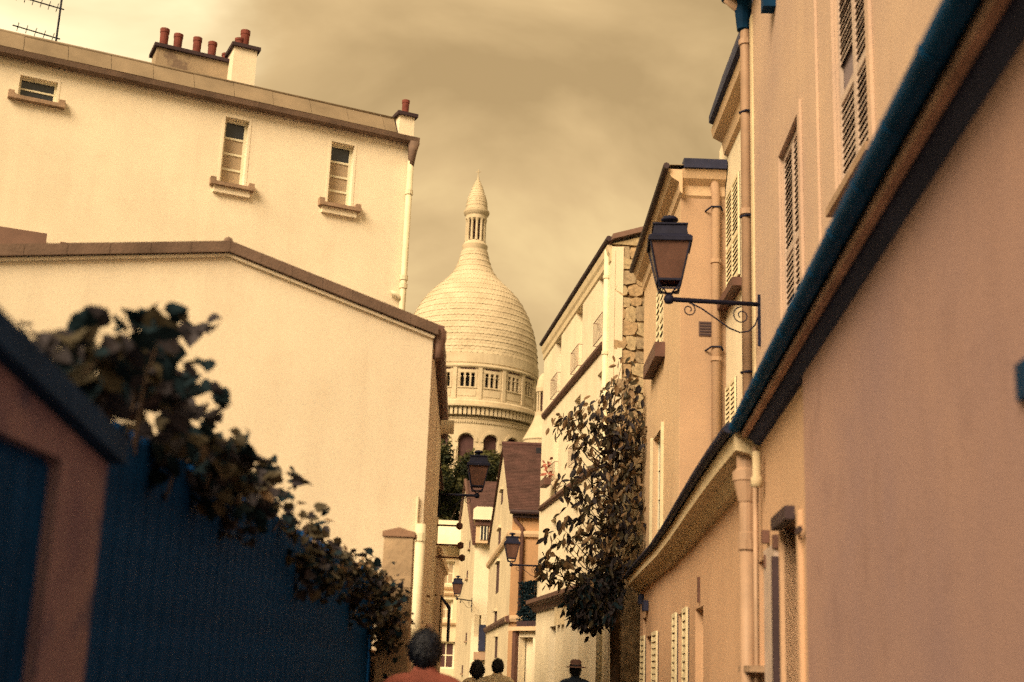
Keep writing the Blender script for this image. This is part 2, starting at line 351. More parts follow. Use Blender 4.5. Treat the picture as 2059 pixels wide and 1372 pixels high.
def sill(fr, house, u0, u1, z, out=0.10, h=0.06, m=SILLM, blocks=False, d=0.0):
    b = MB(); b.fb(fr, u0, u1, -d, out, z - h, z)
    if blocks: b.fb(fr, u0, u0 + 0.09, 0, out - 0.02, z, z + 0.07); b.fb(fr, u1 - 0.09, u1, 0, out - 0.02, z, z + 0.07)
    return part('sill', b, m, house)
def pipe(house, pts, r, m, name='downpipe', clips=(), joints=()):
    o = part(name, MB().tube(pts, r, 10), m, house, smooth=True)
    for p in joints:
        p = V(p); part('collar', MB().tube([p - V((0, 0, 0.04)), p + V((0, 0, 0.04))], r * 1.28, 10), m, o, smooth=False)
    return o
def body(fr, house, u0, u1, z0, z1, v0, v1, m, name='side_wall'):
    return part(name, MB().fb(fr, u0, u1, v1, v0, z0, z1), m, house)
def circ(v, z, r, n=10, a0=0, a1=360):
    return [(v + r * math.cos(RAD(a0 + (a1 - a0) * i / n)), z + r * math.sin(RAD(a0 + (a1 - a0) * i / n))) for i in range(n + (0 if a1 - a0 == 360 else 1))]

# ================================================================== SETTING
g = MB(); g.quad((-900, -300, 0), (900, -300, 0), (900, 1500, 0), (-900, 1500, 0))
single('ground', g, EARTH, 'flat ground under and around the street', None, (0, 0, 0), kind='structure')
g = MB()
RL = [(-1.25, -6), (-1.22, 10), (-0.95, 14), (-1.2, 24), (-1.5, 40), (-2.0, 60), (-3.2, 95)]
RR = [(0.75, -6), (1.25, 8), (1.75, 14), (2.1, 24), (1.6, 33), (0.2, 46), (-0.6, 60), (-1.4, 95)]
g.add([(x, y, 0.004) for x, y in RL] + [(x, y, 0.004) for x, y in reversed(RR)], [tuple(range(len(RL) + len(RR)))])
single('road', g, ASPH, 'narrow asphalt lane between the houses', None, (0, 0, 0), kind='structure')
g = MB(); fp = Fr(RR); g.sweep(fp, [(-1.1, 0), (0, 0), (0, 0.11), (-0.02, 0.12), (-1.1, 0.125)], 0, fp.L)
single('pavement', g, PAVE, 'raised stone pavement along the right-hand houses', None, (0, 0, 0), kind='structure')

# ================================================================== RIGHT SIDE
# --- near low house, whose eave runs out of the top right corner
H_LOW = 3.7
e0, e1 = atz(1890, 0, H_LOW), atz(1460, 865, H_LOW)
dd = (e1 - e0).normalized(); ea = e0 - dd * 5.6; OV = 0.27
def offs(pts, o):
    f = Fr(pts); return [(f.pt(u, -o).x, f.pt(u, -o).y) for u in f.us]
LF = Fr(offs([ea, e1], OV))
lh = thing('low_house', 'near low house with rose and amber plaster under a wide blue eave', 'house', LF.pt(LF.L / 2, -1.5, 0))
us_, _ = LF.on(1628, 1000)                                    # where the plaster changes
def rect(fr, xa, ya, xb, yb, v=0):
    a, b = fr.on(xa, ya, v), fr.on(xb, yb, v)
    return (min(a[0], b[0]), max(a[0], b[0]), min(a[1], b[1]), max(a[1], b[1]))
ud0 = LF.on(1612, 1200)[0]; ud1 = LF.on(1578, 1200)[0]; zd = LF.on(1596, 1045)[1]
uw0 = LF.on(1541, 1200)[0]; uw1 = LF.on(1517, 1200)[0]; zw = LF.on(1530, 1128)[1]; zws = LF.on(1530, 1340)[1]
hol = [(ud0, ud1, 0.14, zd), (uw0, uw1, zws, zw)]
part('wall', MB().wall(LF, us_ + 0.002, LF.L, 0, H_LOW - 0.1, hol, 0.2), AMBER_PL, lh, label='amber plaster wall by the door')
part('wall', MB().fb(LF, 0, us_, -0.22, 0.03, 0, H_LOW - 0.1), ROSE_PL, lh, label='plain rose plaster wall beside the camera')
body(LF, lh, 0.01, LF.L - 0.004, 0, H_LOW + 0.3, -0.225, -1.25, OCHRE_PL)
# roof sheet, gutter, moulding and soffit of the eave
part('roof', MB().sweep(LF, [(0.25, H_LOW + 0.0), (0.25, H_LOW + 0.025), (-1.25, H_LOW + 0.60), (-1.25, H_LOW + 0.56)], 0, LF.L), EAVEBL, lh)
gut = part('gutter', MB().sweep(LF, circ(0.215, H_LOW - 0.010, 0.055, 10, 180, 360) + [(0.258, H_LOW - 0.008), (0.172, H_LOW - 0.008)], 0, LF.L + 0.02), EAVEBL, lh)
uu = 0.3
while uu < LF.L:                                               # gutter straps, every third one a soldered joint
    w_ = 0.035 if int(uu / 0.62) % 3 == 0 else 0.012
    part('gutter_strap', MB().sweep(LF, circ(0.215, H_LOW - 0.010, 0.060, 10, 180, 360) + [(0.263, H_LOW - 0.006), (0.167, H_LOW - 0.006)], uu, uu + w_), EAVEBL, gut); uu += 0.62
part('cornice_moulding', MB().sweep(LF, [(0.115, H_LOW - 0.105), (0.155, H_LOW - 0.10), (0.160, H_LOW - 0.05), (0.11, H_LOW - 0.04)], 0, LF.L), mat('dusty_moulding', (0.55, 0.34, 0.26), var=0.25, scale=3), lh)
part('soffit', MB().sweep(LF, [(0.0, H_LOW - 0.17), (0.035, H_LOW - 0.16), (0.108, H_LOW - 0.09), (0.108, H_LOW - 0.02), (0.0, H_LOW - 0.02)], 0, LF.L), NAVYLT, lh)
# door with its frame, letter-box lamp and shutters
d = part('door', MB().fb(LF, ud0 + 0.05, ud1 - 0.05, -0.19, -0.13, 0.15, zd - 0.06), BROWN, lh)
zs_ = [0.3, 0.95, 1.6, zd - 0.2]
for a, b in zip(zs_, zs_[1:]): part('door_panel', MB().fb(LF, ud0 + 0.13, ud1 - 0.13, -0.13, -0.115, a, b - 0.08), DKBROWN, d)
part('handle', MB().tube([LF.pt(ud1 - 0.1, -0.13, 1.1), LF.pt(ud1 - 0.1, -0.07, 1.1), LF.pt(ud1 - 0.2, -0.07, 1.1)], 0.012, 6), IRON, d)
m = MB(); m.fb(LF, ud0 - 0.10, ud0, -0.19, 0.03, 0, zd + 0.02); m.fb(LF, ud1, ud1 + 0.07, -0.19, 0.03, 0, zd + 0.02)
part('door_frame', m, AMBER_PL, lh)
part('door_hood', MB().fb(LF, ud0 + 0.02, ud1 - 0.04, 0.032, 0.10, zd - 0.03, zd + 0.06), DKBROWN, lh)
part('hinge_bracket', MB().fb(LF, ud0 - 0.30, ud0 - 0.10, 0.032, 0.05, zd - 0.15, zd - 0.11), DKBROWN, lh)
window(LF, lh, uw0, uw1, zws, zw, 0.2, 1, 3)
sill(LF, lh, uw0 - 0.05, uw1 + 0.06, zws, 0.14, 0.05, SILLM)
us0 = LF.on(1572, 1200)[0]; us1 = LF.on(1549, 1200)[0]
m = MB(); m.fb(LF, us0, us1, 0.012, 0.05, 0.5, LF.on(1560, 1100)[1]); sh = part('shutter', m, SHUT, lh, label='plain board shutter folded back between window and door')
part('shutter_edge', MB().fb(LF, us0 - 0.06, us0 - 0.002, 0.012, 0.075, 0.45, LF.on(1572, 1120)[1]), DKBROWN, sh)
for px, py in ((1547, 1080), (1570, 1090), (1552, 1130)):
    u, z = LF.on(px, py); part('hinge_bracket', MB().fb(LF, u - 0.04, u + 0.05, 0.003, 0.06, z - 0.05, z + 0.05), BROWN, lh)
u, z = LF.on(2076, 770); part('junction_box', MB().fb(LF, u - 0.10, u + 0.005, 0.032, 0.05, z - 0.06, z + 0.055), NAVY, lh)
# pipes where the two low houses meet
c = LF.pt(LF.L - 0.03, 0.10, 0)
x, y = c.x, c.y
P = pipe(lh, [(x, y, 0.1), (x, y, 2.75)], 0.062, PIPET, joints=[(x, y, 1.5), (x, y, 2.7)])
part('rain_hopper', MB().lathe((x, y), [(0.062, 2.70), (0.075, 2.72), (0.075, 2.80), (0.064, 2.81), (0.064, 3.06), (0.072, 3.07), (0.11, 3.24), (0.12, 3.25), (0.12, 3.33), (0.10, 3.34), (0.085, 3.36), (0.085, H_LOW - 0.03)], 14), PIPET, lh)
c = LF.pt(LF.L - 0.34, 0.06, 0); part('cable_conduit', MB().tube([(c.x, c.y, 0.1), (c.x, c.y, H_LOW - 0.2)], 0.022, 6), PIPET, lh, smooth=True)
c = LF.pt(LF.L - 0.55, 0.07, 0); part('insulator', MB().lathe((c.x, c.y), [(0.0, 3.12), (0.05, 3.13), (0.05, 3.2), (0.035, 3.22), (0.035, 3.42), (0.0, 3.43)], 10), CREAMTR, lh, smooth=True)

# --- second low house with the curved front
eave2 = [atz(px, py, H_LOW - 0.02) for px, py in ((1452, 860), (1420, 906), (1389, 955), (1360, 1005), (1330, 1058), (1305, 1096), (1279, 1126), (1252, 1160))]
eave2 = [(p.x, p.y) for p in eave2]
CF = Fr(offs(eave2, 0.40))
ch = thing('curved_low_house', 'low ochre house with a curved front and pale cornice below the tall houses', 'house', CF.pt(CF.L / 2, -1.5, 0))
HC = H_LOW - 0.02
def sect(fr, x0, x1, yt, yb=None, yref=1300):
    a, b = fr.on(x1, yref)[0], fr.on(x0, yref)[0]
    return (min(a, b), max(a, b), 0.55 if yb is None else fr.on((x0 + x1) / 2, yb)[1], fr.on((x0 + x1) / 2, yt)[1])
w1 = sect(CF, 1368, 1376, 1232); w1 = (w1[0] - 0.15, w1[1] + 0.35, 0.6, w1[3])
w2 = sect(CF, 1302, 1313, 1278); w2 = (w2[0] - 0.25, w2[1] + 0.35, 0.6, w2[3])
w3 = sect(CF, 1398, 1414, 1222); w3 = (w3[0], w3[1], 0.75, w3[3])
w4 = (CF.L - 1.9, CF.L - 0.9, 0.2, 2.75)
holes2 = [w1, w2, w3, w4]
part('wall', MB().wall(CF, 0.002, CF.L, 0, HC - 0.1, holes2, 0.18), AMBER_PL, ch)
part('side_wall', MB().fb(CF, 0.01, CF.L - 0.004, -1.0, -0.215, 0, HC + 0.2), OCHRE_PL, ch)
part('roof', MB().sweep(CF, [(0.37, HC), (0.37, HC + 0.035), (-0.9, HC + 0.5), (-0.9, HC + 0.45)], 0.0, CF.L), DKZINC, ch)
part('gutter', MB().sweep(CF, circ(0.345, HC + 0.005, 0.05, 8, 180, 360) + [(0.385, HC + 0.01), (0.305, HC + 0.01)], 0.0, CF.L), DKZINC, ch)
part('cornice', MB().sweep(CF, [(0.0, HC - 0.34), (0.08, HC - 0.32), (0.16, HC - 0.22), (0.285, HC - 0.19), (0.295, HC - 0.03), (0.0, HC - 0.03)], 0.002, CF.L - 0.002), CREAMTR, ch)
for k, wv in enumerate((w1, w2)):
    window(CF, ch, *wv, 0.18, 2, 3)
    wd = (wv[1] - wv[0]) / 2 + 0.05
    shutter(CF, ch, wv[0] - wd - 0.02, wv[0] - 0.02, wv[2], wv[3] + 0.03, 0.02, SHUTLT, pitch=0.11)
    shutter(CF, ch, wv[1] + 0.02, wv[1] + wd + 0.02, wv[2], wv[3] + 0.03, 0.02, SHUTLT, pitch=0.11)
    sill(CF, ch, wv[0] - 0.08, wv[1] + 0.08, wv[2] - 0.004, 0.08, 0.06)
window(CF, ch, *w3, 0.18, 1, 2, gm=BLIND)
window(CF, ch, *w4, 0.18, 1, 2, gm=DARKBR, fm=BROWN, name='glazed_door')
u, z = CF.on(1407, 1186); part('wall_tie', MB().fb(CF, u - 0.05, u + 0.05, 0.002, 0.03, z - 0.16, z + 0.16), BROWN, ch)
for u, z in ((CF.L - 0.9, 3.15), (CF.L - 2.2, 2.95)): part('wall_light_box', MB().fb(CF, u - 0.25, u + 0.25, 0.003, 0.10, z - 0.10, z + 0.10), DKZINC, ch)

# --- tall shuttered house rising behind the near low house
R3 = Fr([(2.62, 2.5), (3.28, 17.05)])
sh3 = thing('shuttered_house', 'tall pink-beige house with closed louvred shutters above the blue eave', 'house', R3.pt(R3.L / 2, -2, 0))
H3 = 11.0
a = rect(R3, 1680, 410, 1750, 0); zt = R3.on(1610, 225)[1]
b_ = rect(R3, 1572, 600, 1610, 300)
wa = (R3.on(1752, 200)[0], R3.on(1682, 200)[0], 5.95, zt + 0.62); wb = (R3.on(1612, 420)[0], R3.on(1572, 420)[0], 5.5, zt)
part('wall', MB().wall(R3, 0, R3.L, 3.0, H3, [(wa[0], wa[1], wa[2], wa[3]), (wb[0], wb[1], wb[2], wb[3])], 0.14), PINK_PL, sh3)
part('base_wall', MB().fb(R3, 0.0, R3.L - 0.003, -6, -0.19, 0, H3 - 0.003), PINK_PL, sh3)
for wv, ms in ((wa, (9, 10, 11)), (wb, ())):
    um = (wv[0] + wv[1]) / 2
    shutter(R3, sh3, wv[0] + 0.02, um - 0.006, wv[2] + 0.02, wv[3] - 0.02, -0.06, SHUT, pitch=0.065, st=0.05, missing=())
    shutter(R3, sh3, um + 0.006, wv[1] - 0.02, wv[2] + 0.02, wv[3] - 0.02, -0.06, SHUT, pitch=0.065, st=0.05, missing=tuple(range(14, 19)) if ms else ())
    m = MB(); m.fb(R3, wv[0] - 0.12, wv[0], 0.002, 0.035, wv[2], wv[3] + 0.12); m.fb(R3, wv[1], wv[1] + 0.12, 0.002, 0.035, wv[2], wv[3] + 0.12); m.fb(R3, wv[0], wv[1], 0.002, 0.035, wv[3], wv[3] + 0.12)
    part('window_surround', m, PINK_PL, sh3)
    sill(R3, sh3, wv[0] - 0.15, wv[1] + 0.15, wv[2] - 0.002, 0.10, 0.08)
u = R3.on(1640, 400)[0]; part('pilaster_strip', MB().fb(R3, u - 0.28, u + 0.28, 0.002, 0.03, 3.0, H3 - 0.3), PINK_PL, sh3)
zt3 = R3.on(1500, 40)[1]
part('eave', MB().sweep(R3, [(0, zt3 + 0.05), (0.16, zt3 + 0.1), (0.26, zt3 + 0.2), (0.26, zt3 + 0.3), (0, zt3 + 0.3)], 0, R3.L), NAVY, sh3)
part('gutter', MB().sweep(R3, circ(0.33, zt3 + 0.16, 0.08, 10), 0, R3.L + 0.1), NAVY, sh3)
part('roof', MB().sweep(R3, [(0.40, zt3 + 0.3), (0.40, zt3 + 0.34), (-6, zt3 + 2.6), (-6, zt3 + 2.5)], 0, R3.L), DKZINC, sh3)
u, z = R3.on(1558, 20); part('eave_bracket', MB().fb(R3, u - 0.10, u + 0.10, 0.002, 0.16, z, z + 0.9), NAVY, sh3)
c = R3.pt(R3.L - 0.02, 0.075, 0); zb = 3.9
pipe(sh3, [(c.x, c.y, zb), (c.x, c.y, zt3 - 0.25), (c.x - 0.06, c.y, zt3 - 0.08), (c.x - 0.26, c.y, zt3 + 0.1)], 0.075, PIPET, joints=[(c.x, c.y, k) for k in (5.2, 7.9, zt3 - 0.6)])
part('pipe_head', MB().lathe((c.x - 0.02, c.y), [(0.0, zt3 - 0.45), (0.10, zt3 - 0.4), (0.13, zt3 - 0.1), (0.13, zt3 + 0.05), (0, zt3 + 0.05)], 10), NAVY, sh3)
for zz in (5.6, 7.83, 9.4): part('pipe_clip', MB().tube([(c.x + 0.18, c.y - 0.02, zz), (c.x - 0.01, c.y - 0.10, zz), (c.x - 0.09, c.y, zz), (c.x - 0.01, c.y + 0.1, zz)], 0.018, 6), IRON, sh3)
part('corner_trim', MB().fb(R3, R3.L - 0.30, R3.L - 0.14, 0.002, 0.03, 3.0, H3 - 0.2), CREAMTR, sh3)

# --- set-back house (C) and projecting house (A) beyond it
CX = Fr([(4.2, 17.6), (4.2, 25.3)])
cx = thing('set_back_house', 'set back cream house with louvred shutter and steep dark roof edge', 'house', CX.pt(4, -2, 0))
uc0, uc1 = CX.on(1489, 450)[0], CX.on(1463, 450)[0]; zc0 = CX.on(1476, 575)[1]; zc1 = CX.on(1476, 368)[1]
low_w = (CX.on(1482, 800)[0], CX.on(1462, 800)[0], CX.on(1470, 870)[1] - 1.0, CX.on(1470, 770)[1])
part('wall', MB().wall(CX, 0, CX.L, 2.5, 12.3, [(uc0, uc1, zc0, zc1), low_w], 0.14), CREAM_PL, cx)
part('base_wall', MB().fb(CX, 0, CX.L - 0.003, -6, -0.19, 0, 12.25), CREAM_PL, cx)
um = (uc0 + uc1) / 2
for q in ((uc0, uc1, zc0, zc1), low_w):
    um = (q[0] + q[1]) / 2
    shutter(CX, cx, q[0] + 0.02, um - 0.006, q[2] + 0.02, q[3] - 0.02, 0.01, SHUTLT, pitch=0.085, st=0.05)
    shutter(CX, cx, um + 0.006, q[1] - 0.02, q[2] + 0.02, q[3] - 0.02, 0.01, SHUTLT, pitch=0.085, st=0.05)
sill(CX, cx, uc0 - 0.25, uc1 + 0.15, zc0 - 0.12, 0.2, 0.16, BROWN)
part('cornice', MB().sweep(CX, [(0, 11.75), (0.08, 11.8), (0.12, 12.05), (0.30, 12.15), (0.34, 12.32), (0, 12.32)], 0, CX.L - 1.0), TAN_PL, cx)
part('roof_edge', MB().sweep(CX, [(0.34, 12.33), (0.42, 12.36), (0.42, 12.5), (0.16, 13.35), (0.0, 13.35), (0.0, 12.33)], 0, CX.L - 1.25), DKZINC, cx)
part('roof', MB().sweep(CX, [(0.0, 13.0), (0.16, 13.36), (-6, 14.6), (-6, 14.4)], 0, CX.L - 1.25), DKZINC, cx)
AX = Fr([(3.3, 24.6), (3.3, 31.35)]); BX = Fr([(3.3, 24.6), (4.6, 24.6)], -1); HA = 11.5
ax = thing('corner_house', 'tan corner house with dark sloping eave beside the rubble stone wall', 'house', AX.pt(3, -2, 0))
wa1 = (AX.on(1334, 640)[0], AX.on(1319, 640)[0], AX.on(1326, 702)[1], AX.on(1326, 575)[1])
wa2 = (AX.on(1334, 950)[0], AX.on(1313, 950)[0], AX.on(1322, 1085)[1] - 0.4, AX.on(1322, 872)[1])
part('wall', MB().wall(AX, 0.0, AX.L, 2.5, HA, [wa1, wa2], 0.16), TAN_PL, ax, label='tan street front of the corner house')
part('wall', MB().fb(BX, 0.003, BX.L, -0.3, 0.003, 2.5, HA - 0.003), OCHRE_PL, ax, label='end wall of the corner house, darker ochre standing in for shade')  # shade on the end wall put into a darker plaster than the front
part('base_wall', MB().fb(AX, 0.31, AX.L - 0.003, -4, -0.2, 0, HA - 0.006), TAN_PL, ax)
um = (wa1[0] + wa1[1]) / 2
shutter(AX, ax, wa1[0] + 0.02, um - 0.006, wa1[2] + 0.02, wa1[3] - 0.02, -0.03, SHUTLT, pitch=0.13)
shutter(AX, ax, um + 0.006, wa1[1] - 0.02, wa1[2] + 0.02, wa1[3] - 0.02, -0.03, SHUTLT, pitch=0.13)
part('flower_box', MB().fb(AX, wa1[0] - 0.35, wa1[1] + 0.55, 0.003, 0.22, wa1[2] - 0.42, wa1[2] - 0.10), BROWN, ax)
window(AX, ax, *wa2, 0.16, 2, 4)
for u in (wa2[0] - 0.03, wa2[1] + 0.03):                      # leaves folded out square to the wall
    part('shutter', MB().fb(AX, u - 0.02, u + 0.02, 0.003, 0.07, wa2[2], wa2[3] + 0.04), SHUTLT, ax, label='pale shutter leaf standing open')
cornA = [(0, HA - 0.55), (0.05, HA - 0.5), (0.07, HA - 0.3), (0.22, HA - 0.2), (0.30, HA - 0.03), (0, HA - 0.03)]
part('cornice', MB().sweep(AX, cornA, -0.25, AX.L), TAN_PL, ax)
part('cornice', MB().sweep(BX, cornA, -0.01, BX.L - 0.42), TAN_PL, ax)
part('gutter', MB().sweep(AX, circ(0.34, HA + 0.0, 0.065, 8), -0.36, AX.L), DKBROWN, ax)
part('gutter', MB().sweep(BX, [(0.0, HA - 0.02), (0.36, HA - 0.02), (0.36, HA + 0.16), (0.3, HA + 0.2), (0, HA + 0.2)], 0.02, BX.L - 0.42), DKZINC, ax, label='dark box gutter on the end wall')
m = MB(); A0, A1 = AX.pt(-0.30, 0.3, HA + 0.04), AX.pt(AX.L, 0.3, HA + 0.04); B0 = AX.pt(1.6, -2.2, HA + 1.0); B1 = AX.pt(AX.L, -2.2, HA + 1.0); E0 = AX.pt(-0.30, -2.2, HA + 0.04)
m.quad(A0, A1, B1, B0); m.quad(A0, B0, E0); part('roof', m, ZINC, ax)
for px, py, s in ((1416, 374, 0.14), (1420, 662, 0.15)):
    u, z = BX.on(px, py); vv = part('vent', MB().fb(BX, u - s, u + s, 0.002, 0.02, z - s, z + s), VENT, ax)
    for k in range(5): part('slat', MB().fb(BX, u - s + 0.02, u + s - 0.02, 0.021, 0.03, z - s + 0.02 + k * s * 0.38, z - s + 0.05 + k * s * 0.38), DKBROWN, vv)
u, _ = BX.on(1438, 600); c = BX.pt(u, 0.10, 0)
pipe(ax, [(c.x, c.y, 3.4), (c.x, c.y, HA - 0.5), (c.x - 0.05, c.y, HA - 0.05)], 0.09, OCHRE_PL, joints=[(c.x, c.y, k) for k in (5.5, 7.6, 9.6)])
for zz in (BX.on(1438, 705)[1], BX.on(1438, 425)[1]): part('pipe_clip', MB().tube([(c.x - 0.2, c.y + 0.08, zz - 0.02), (c.x - 0.1, c.y - 0.08, zz + 0.03), (c.x + 0.08, c.y - 0.10, zz + 0.03), (c.x + 0.14, c.y + 0.05, zz)], 0.02, 6), IRON, ax)

# --- yellow house with the rubble stone end wall
HY = 12.6
y0, y1 = atz(1220, 480, HY), atz(1087, 690, HY)
YF = Fr(offs([y0, y1], 0.15))
yh = thing('cream_house', 'tall cream house with string courses and a rubble stone end wall', 'house', YF.pt(5, -3, 0))
def yw(x0, x1, zb, zt):
    return (YF.on(x1, 600)[0], YF.on(x0, 600)[0], zb, zt)
uy = [(0.62, 1.66), (4.15, 5.2), (7.9, 9.0)]
hol = [(a, b, 10.0, 12.0) for a, b in uy] + [(a, b, 7.3, 9.3) for a, b in uy] + [(a, b, 4.5, 6.2) for a, b in uy[1:]] + [(0.9, 2.0, 0.15, 3.0), (3.6, 4.8, 0.15, 3.0), (7.4, 8.6, 1.0, 2.9)]
part('wall', MB().wall(YF, 0, YF.L, 0, HY - 0.2, hol, 0.28), CREAM_PL, yh)
part('base_wall', MB().fb(YF, 0.35, YF.L - 0.003, -7, -0.31, 0, HY - 0.25), CREAM_PL, yh)
for k, h in enumerate(hol): window(YF, yh, *h, 0.28, 2, 3 if h[2] > 3 else 2, gm=(BLIND if k in (1, 5, 8) else GLASS), fm=FRAME if h[2] > 3 else BROWN)
part('cornice', MB().sweep(YF, [(0, HY - 0.62), (0.04, HY - 0.58), (0.05, HY - 0.42), (0.09, HY - 0.34), (0.12, HY - 0.16), (0, HY - 0.16)], 0.02, YF.L), CREAMTR, yh)
part('gutter', MB().sweep(YF, circ(0.11, HY - 0.02, 0.075, 8), -0.1, YF.L + 0.1), DKBROWN, yh)
part('fascia', MB().sweep(YF, [(0, HY - 0.15), (0.08, HY - 0.15), (0.08, HY - 0.02), (0, HY - 0.02)], 0.02, YF.L), BROWN, yh)
part('string_course', MB().sweep(YF, [(0, 9.80), (0.07, 9.83), (0.12, 9.90), (0.12, 9.98), (0, 10.0)], 0.66, YF.L - 0.5), BROWN, yh)
part('string_course', MB().sweep(YF, [(0, 6.70), (0.07, 6.73), (0.12, 6.78), (0.12, 6.86), (0, 6.88)], 0.3, YF.L - 0.4), BROWN, yh)
part('shop_cornice', MB().sweep(YF, [(0, 3.42), (0.12, 3.46), (0.2, 3.6), (0.36, 3.68), (0.36, 3.8), (0, 3.84)], 0.0, YF.L), BROWN, yh)
for u in (2.9, 5.9, 6.6): part('shop_console', MB().fb(YF, u, u + 0.4, 0.002, 0.12, 2.9, 3.42), CREAMTR, yh)
def railing(fr, house, u0, u1, z0, z1, v=0.12, m_=PIPEB):
    r = MB()
    for z in (z0, z1): r.tube([fr.pt(u0, 0.0, z), fr.pt(u0, v, z), fr.pt(u1, v, z), fr.pt(u1, 0.0, z)], 0.011, 5)
    o = part('railing', r, m_, house)
    n = 7
    for k in range(n + 1):
        u = u0 + (u1 - u0) * k / n; part('baluster', MB().tube([fr.pt(u, v, z0), fr.pt(u, v, z1)], 0.006, 4), m_, o)
for a, b in uy: railing(YF, yh, a - 0.08, b + 0.08, 10.12, 10.75)
for a, b in uy[1:]: railing(YF, yh, a - 0.08, b + 0.08, 7.35, 7.9)
c = YF.pt(0.34, 0.06, 0); pipe(yh, [(c.x, c.y, 0.2), (c.x, c.y, HY - 0.2)], 0.08, PIPEW, joints=[(c.x, c.y, k) for k in (HY - 0.95, 9.6, 7.2)])
# stone quoin strip on the corner, rubble end wall beyond it
EW = Fr([YF.p[0], (YF.p[0].x + 4.2, YF.p[0].y + 0.5)], -1)
part('corner_strip', MB().fb(EW, -0.004, 0.09, -0.3, 0.012, 0, HY - 0.3), CREAM_PL, yh)
rw = part('rubble_wall', MB().fb(EW, 0.092, EW.L, -0.3, -0.10, 0, HY - 0.1), MORTAR, yh)
uE = EW.L
tri = MB(); tri.prism([EW.pt(0, -0.02, HY - 0.12), EW.pt(uE, -0.02, HY - 0.12), EW.pt(uE, -0.02, HY + 1.25)], EW.pt(0, -0.3, 0) - EW.pt(0, 0, 0)); part('gable_wall', tri, RUBBLE[0], yh)
rk = []
for s in range(9):
    bm = bmesh.new(); bmesh.ops.create_cube(bm, size=1.0); bmesh.ops.subdivide_edges(bm, edges=bm.edges, cuts=1, use_grid_fill=True)
    for vv in bm.verts:
        l = max(abs(vv.co.x), abs(vv.co.z)); rnd = 1 - 0.16 * (abs(vv.co.x) > 0.4) * (abs(vv.co.z) > 0.4)
        vv.co = V((vv.co.x * rnd, vv.co.y, vv.co.z * rnd)) + V((random.uniform(-.07, .07), random.uniform(-.12, .12), random.uniform(-.07, .07)))
    me = bpy.data.meshes.new('stone'); bm.to_mesh(me); bm.free(); me.materials.append(RUBBLE[s % 3]); rk.append(me)
z = 4.2
while z < HY - 0.15:
    hrow = random.uniform(0.20, 0.46); u = 0.10 + random.uniform(0, 0.06)
    while u < 1.75:
        wdt = random.uniform(0.22, 0.62)
        if random.random() > 0.09:
            q = EW.pt(u + wdt / 2, random.uniform(-0.10, -0.075), z + hrow / 2 + random.uniform(-0.03, 0.03))
            place('stone', random.choice(rk), rw, q, (0, random.uniform(-.14, .14), EW.rot()), (wdt * random.uniform(0.95, 1.15), random.uniform(0.10, 0.16), hrow * random.uniform(0.9, 1.12)))
        u += wdt
    z += hrow
m = MB(); m.prism([EW.pt(0.0, 0.10, HY - 0.02), EW.pt(uE, 0.10, HY + 1.38), EW.pt(uE, 0.10, HY + 1.52), EW.pt(0.0, 0.10, HY + 0.12)], EW.pt(0, -6, 0) - EW.pt(0, 0, 0)); part('roof', m, PIPEB, yh)
# flower box with red flowers at a far window of the cream house
fbx = thing('flower_box', 'window box of red flowers on the cream house', 'flower box', YF.pt(8.5, 0.12, 7.3))
part('box', MB().fb(YF, 8.0, 8.9, 0.185, 0.40, 7.2, 7.42), BROWN, fbx)
m = MB()
for k in range(34):
    c = YF.pt(random.uniform(7.95, 8.95), random.uniform(0.15, 0.42), random.uniform(7.4, 8.1)); a = V((random.uniform(-1, 1), random.uniform(-1, 1), random.uniform(-1, 1))).normalized() * 0.07; b2 = a.orthogonal().normalized() * 0.07
    m.quad(c - a, c + b2, c + a, c - b2)
part('flowers', m, FLOWER, fbx, stuff=True)

# ================================================================== LEFT SIDE
# --- tall white house with the zinc roof edge
HT = 10.5
t0, t1 = atz(0, 110, HT), atz(830, 290, HT); td = (t1 - t0).normalized()
TL = Fr([t0 - td * 3.0, t1], -1)
th = thing('tall_white_house', 'tall white rendered house with zinc roof edge and clay chimney pots', 'house', TL.pt(5, -3, 0))
def tw(xl, xr, yt, yb):
    ym = (yt + yb) / 2; return [TL.on(xl, ym)[0], TL.on(xr, ym)[0], TL.on((xl + xr) / 2, yb)[1], TL.on((xl + xr) / 2, yt)[1]]
A_, B_, C_ = tw(37, 115, 158, 203), tw(447, 496, 238, 375), tw(662, 709, 288, 416)
part('wall', MB().wall(TL, 0, TL.L, 0, HT, [A_, B_, C_], 0.22), WHITE_PL, th)
part('base_wall', MB().fb(TL, 0.0, TL.L - 0.003, -6, -0.25, 0, HT - 0.003), WHITE_PL, th)
for q in (A_, B_, C_):                                        # raised plaster band around each opening
    m = MB(); s = 0.04; m.fb(TL, q[0] - s, q[0], 0.001, 0.006, q[2], q[3] + s); m.fb(TL, q[1], q[1] + s, 0.001, 0.006, q[2], q[3] + s); m.fb(TL, q[0], q[1], 0.001, 0.006, q[3], q[3] + s)
    part('window_surround', m, WHITE_PL, th)
window(TL, th, *A_, 0.14, 1, 2, bar=0.025, st=0.035)
for q, nn in ((B_, 4), (C_, 4)): window(TL, th, *q, 0.17, 1, nn, bar=0.035, st=0.045, panes=[BLIND, BLIND, BLIND, GLASS])
sill(TL, th, A_[0] - 0.14, A_[1] + 0.14, A_[2] - 0.002, 0.10, 0.06, SILLM, True)
for q in (B_, C_):
    sill(TL, th, q[0] - 0.16, q[1] + 0.16, q[2] - 0.002, 0.13, 0.06, SILLM, True)
    part('sill_corbel', MB().fb(TL, q[0] - 0.10, q[1] + 0.10, 0.002, 0.07, q[2] - 0.17, q[2] - 0.064), WHITE_PL, th)
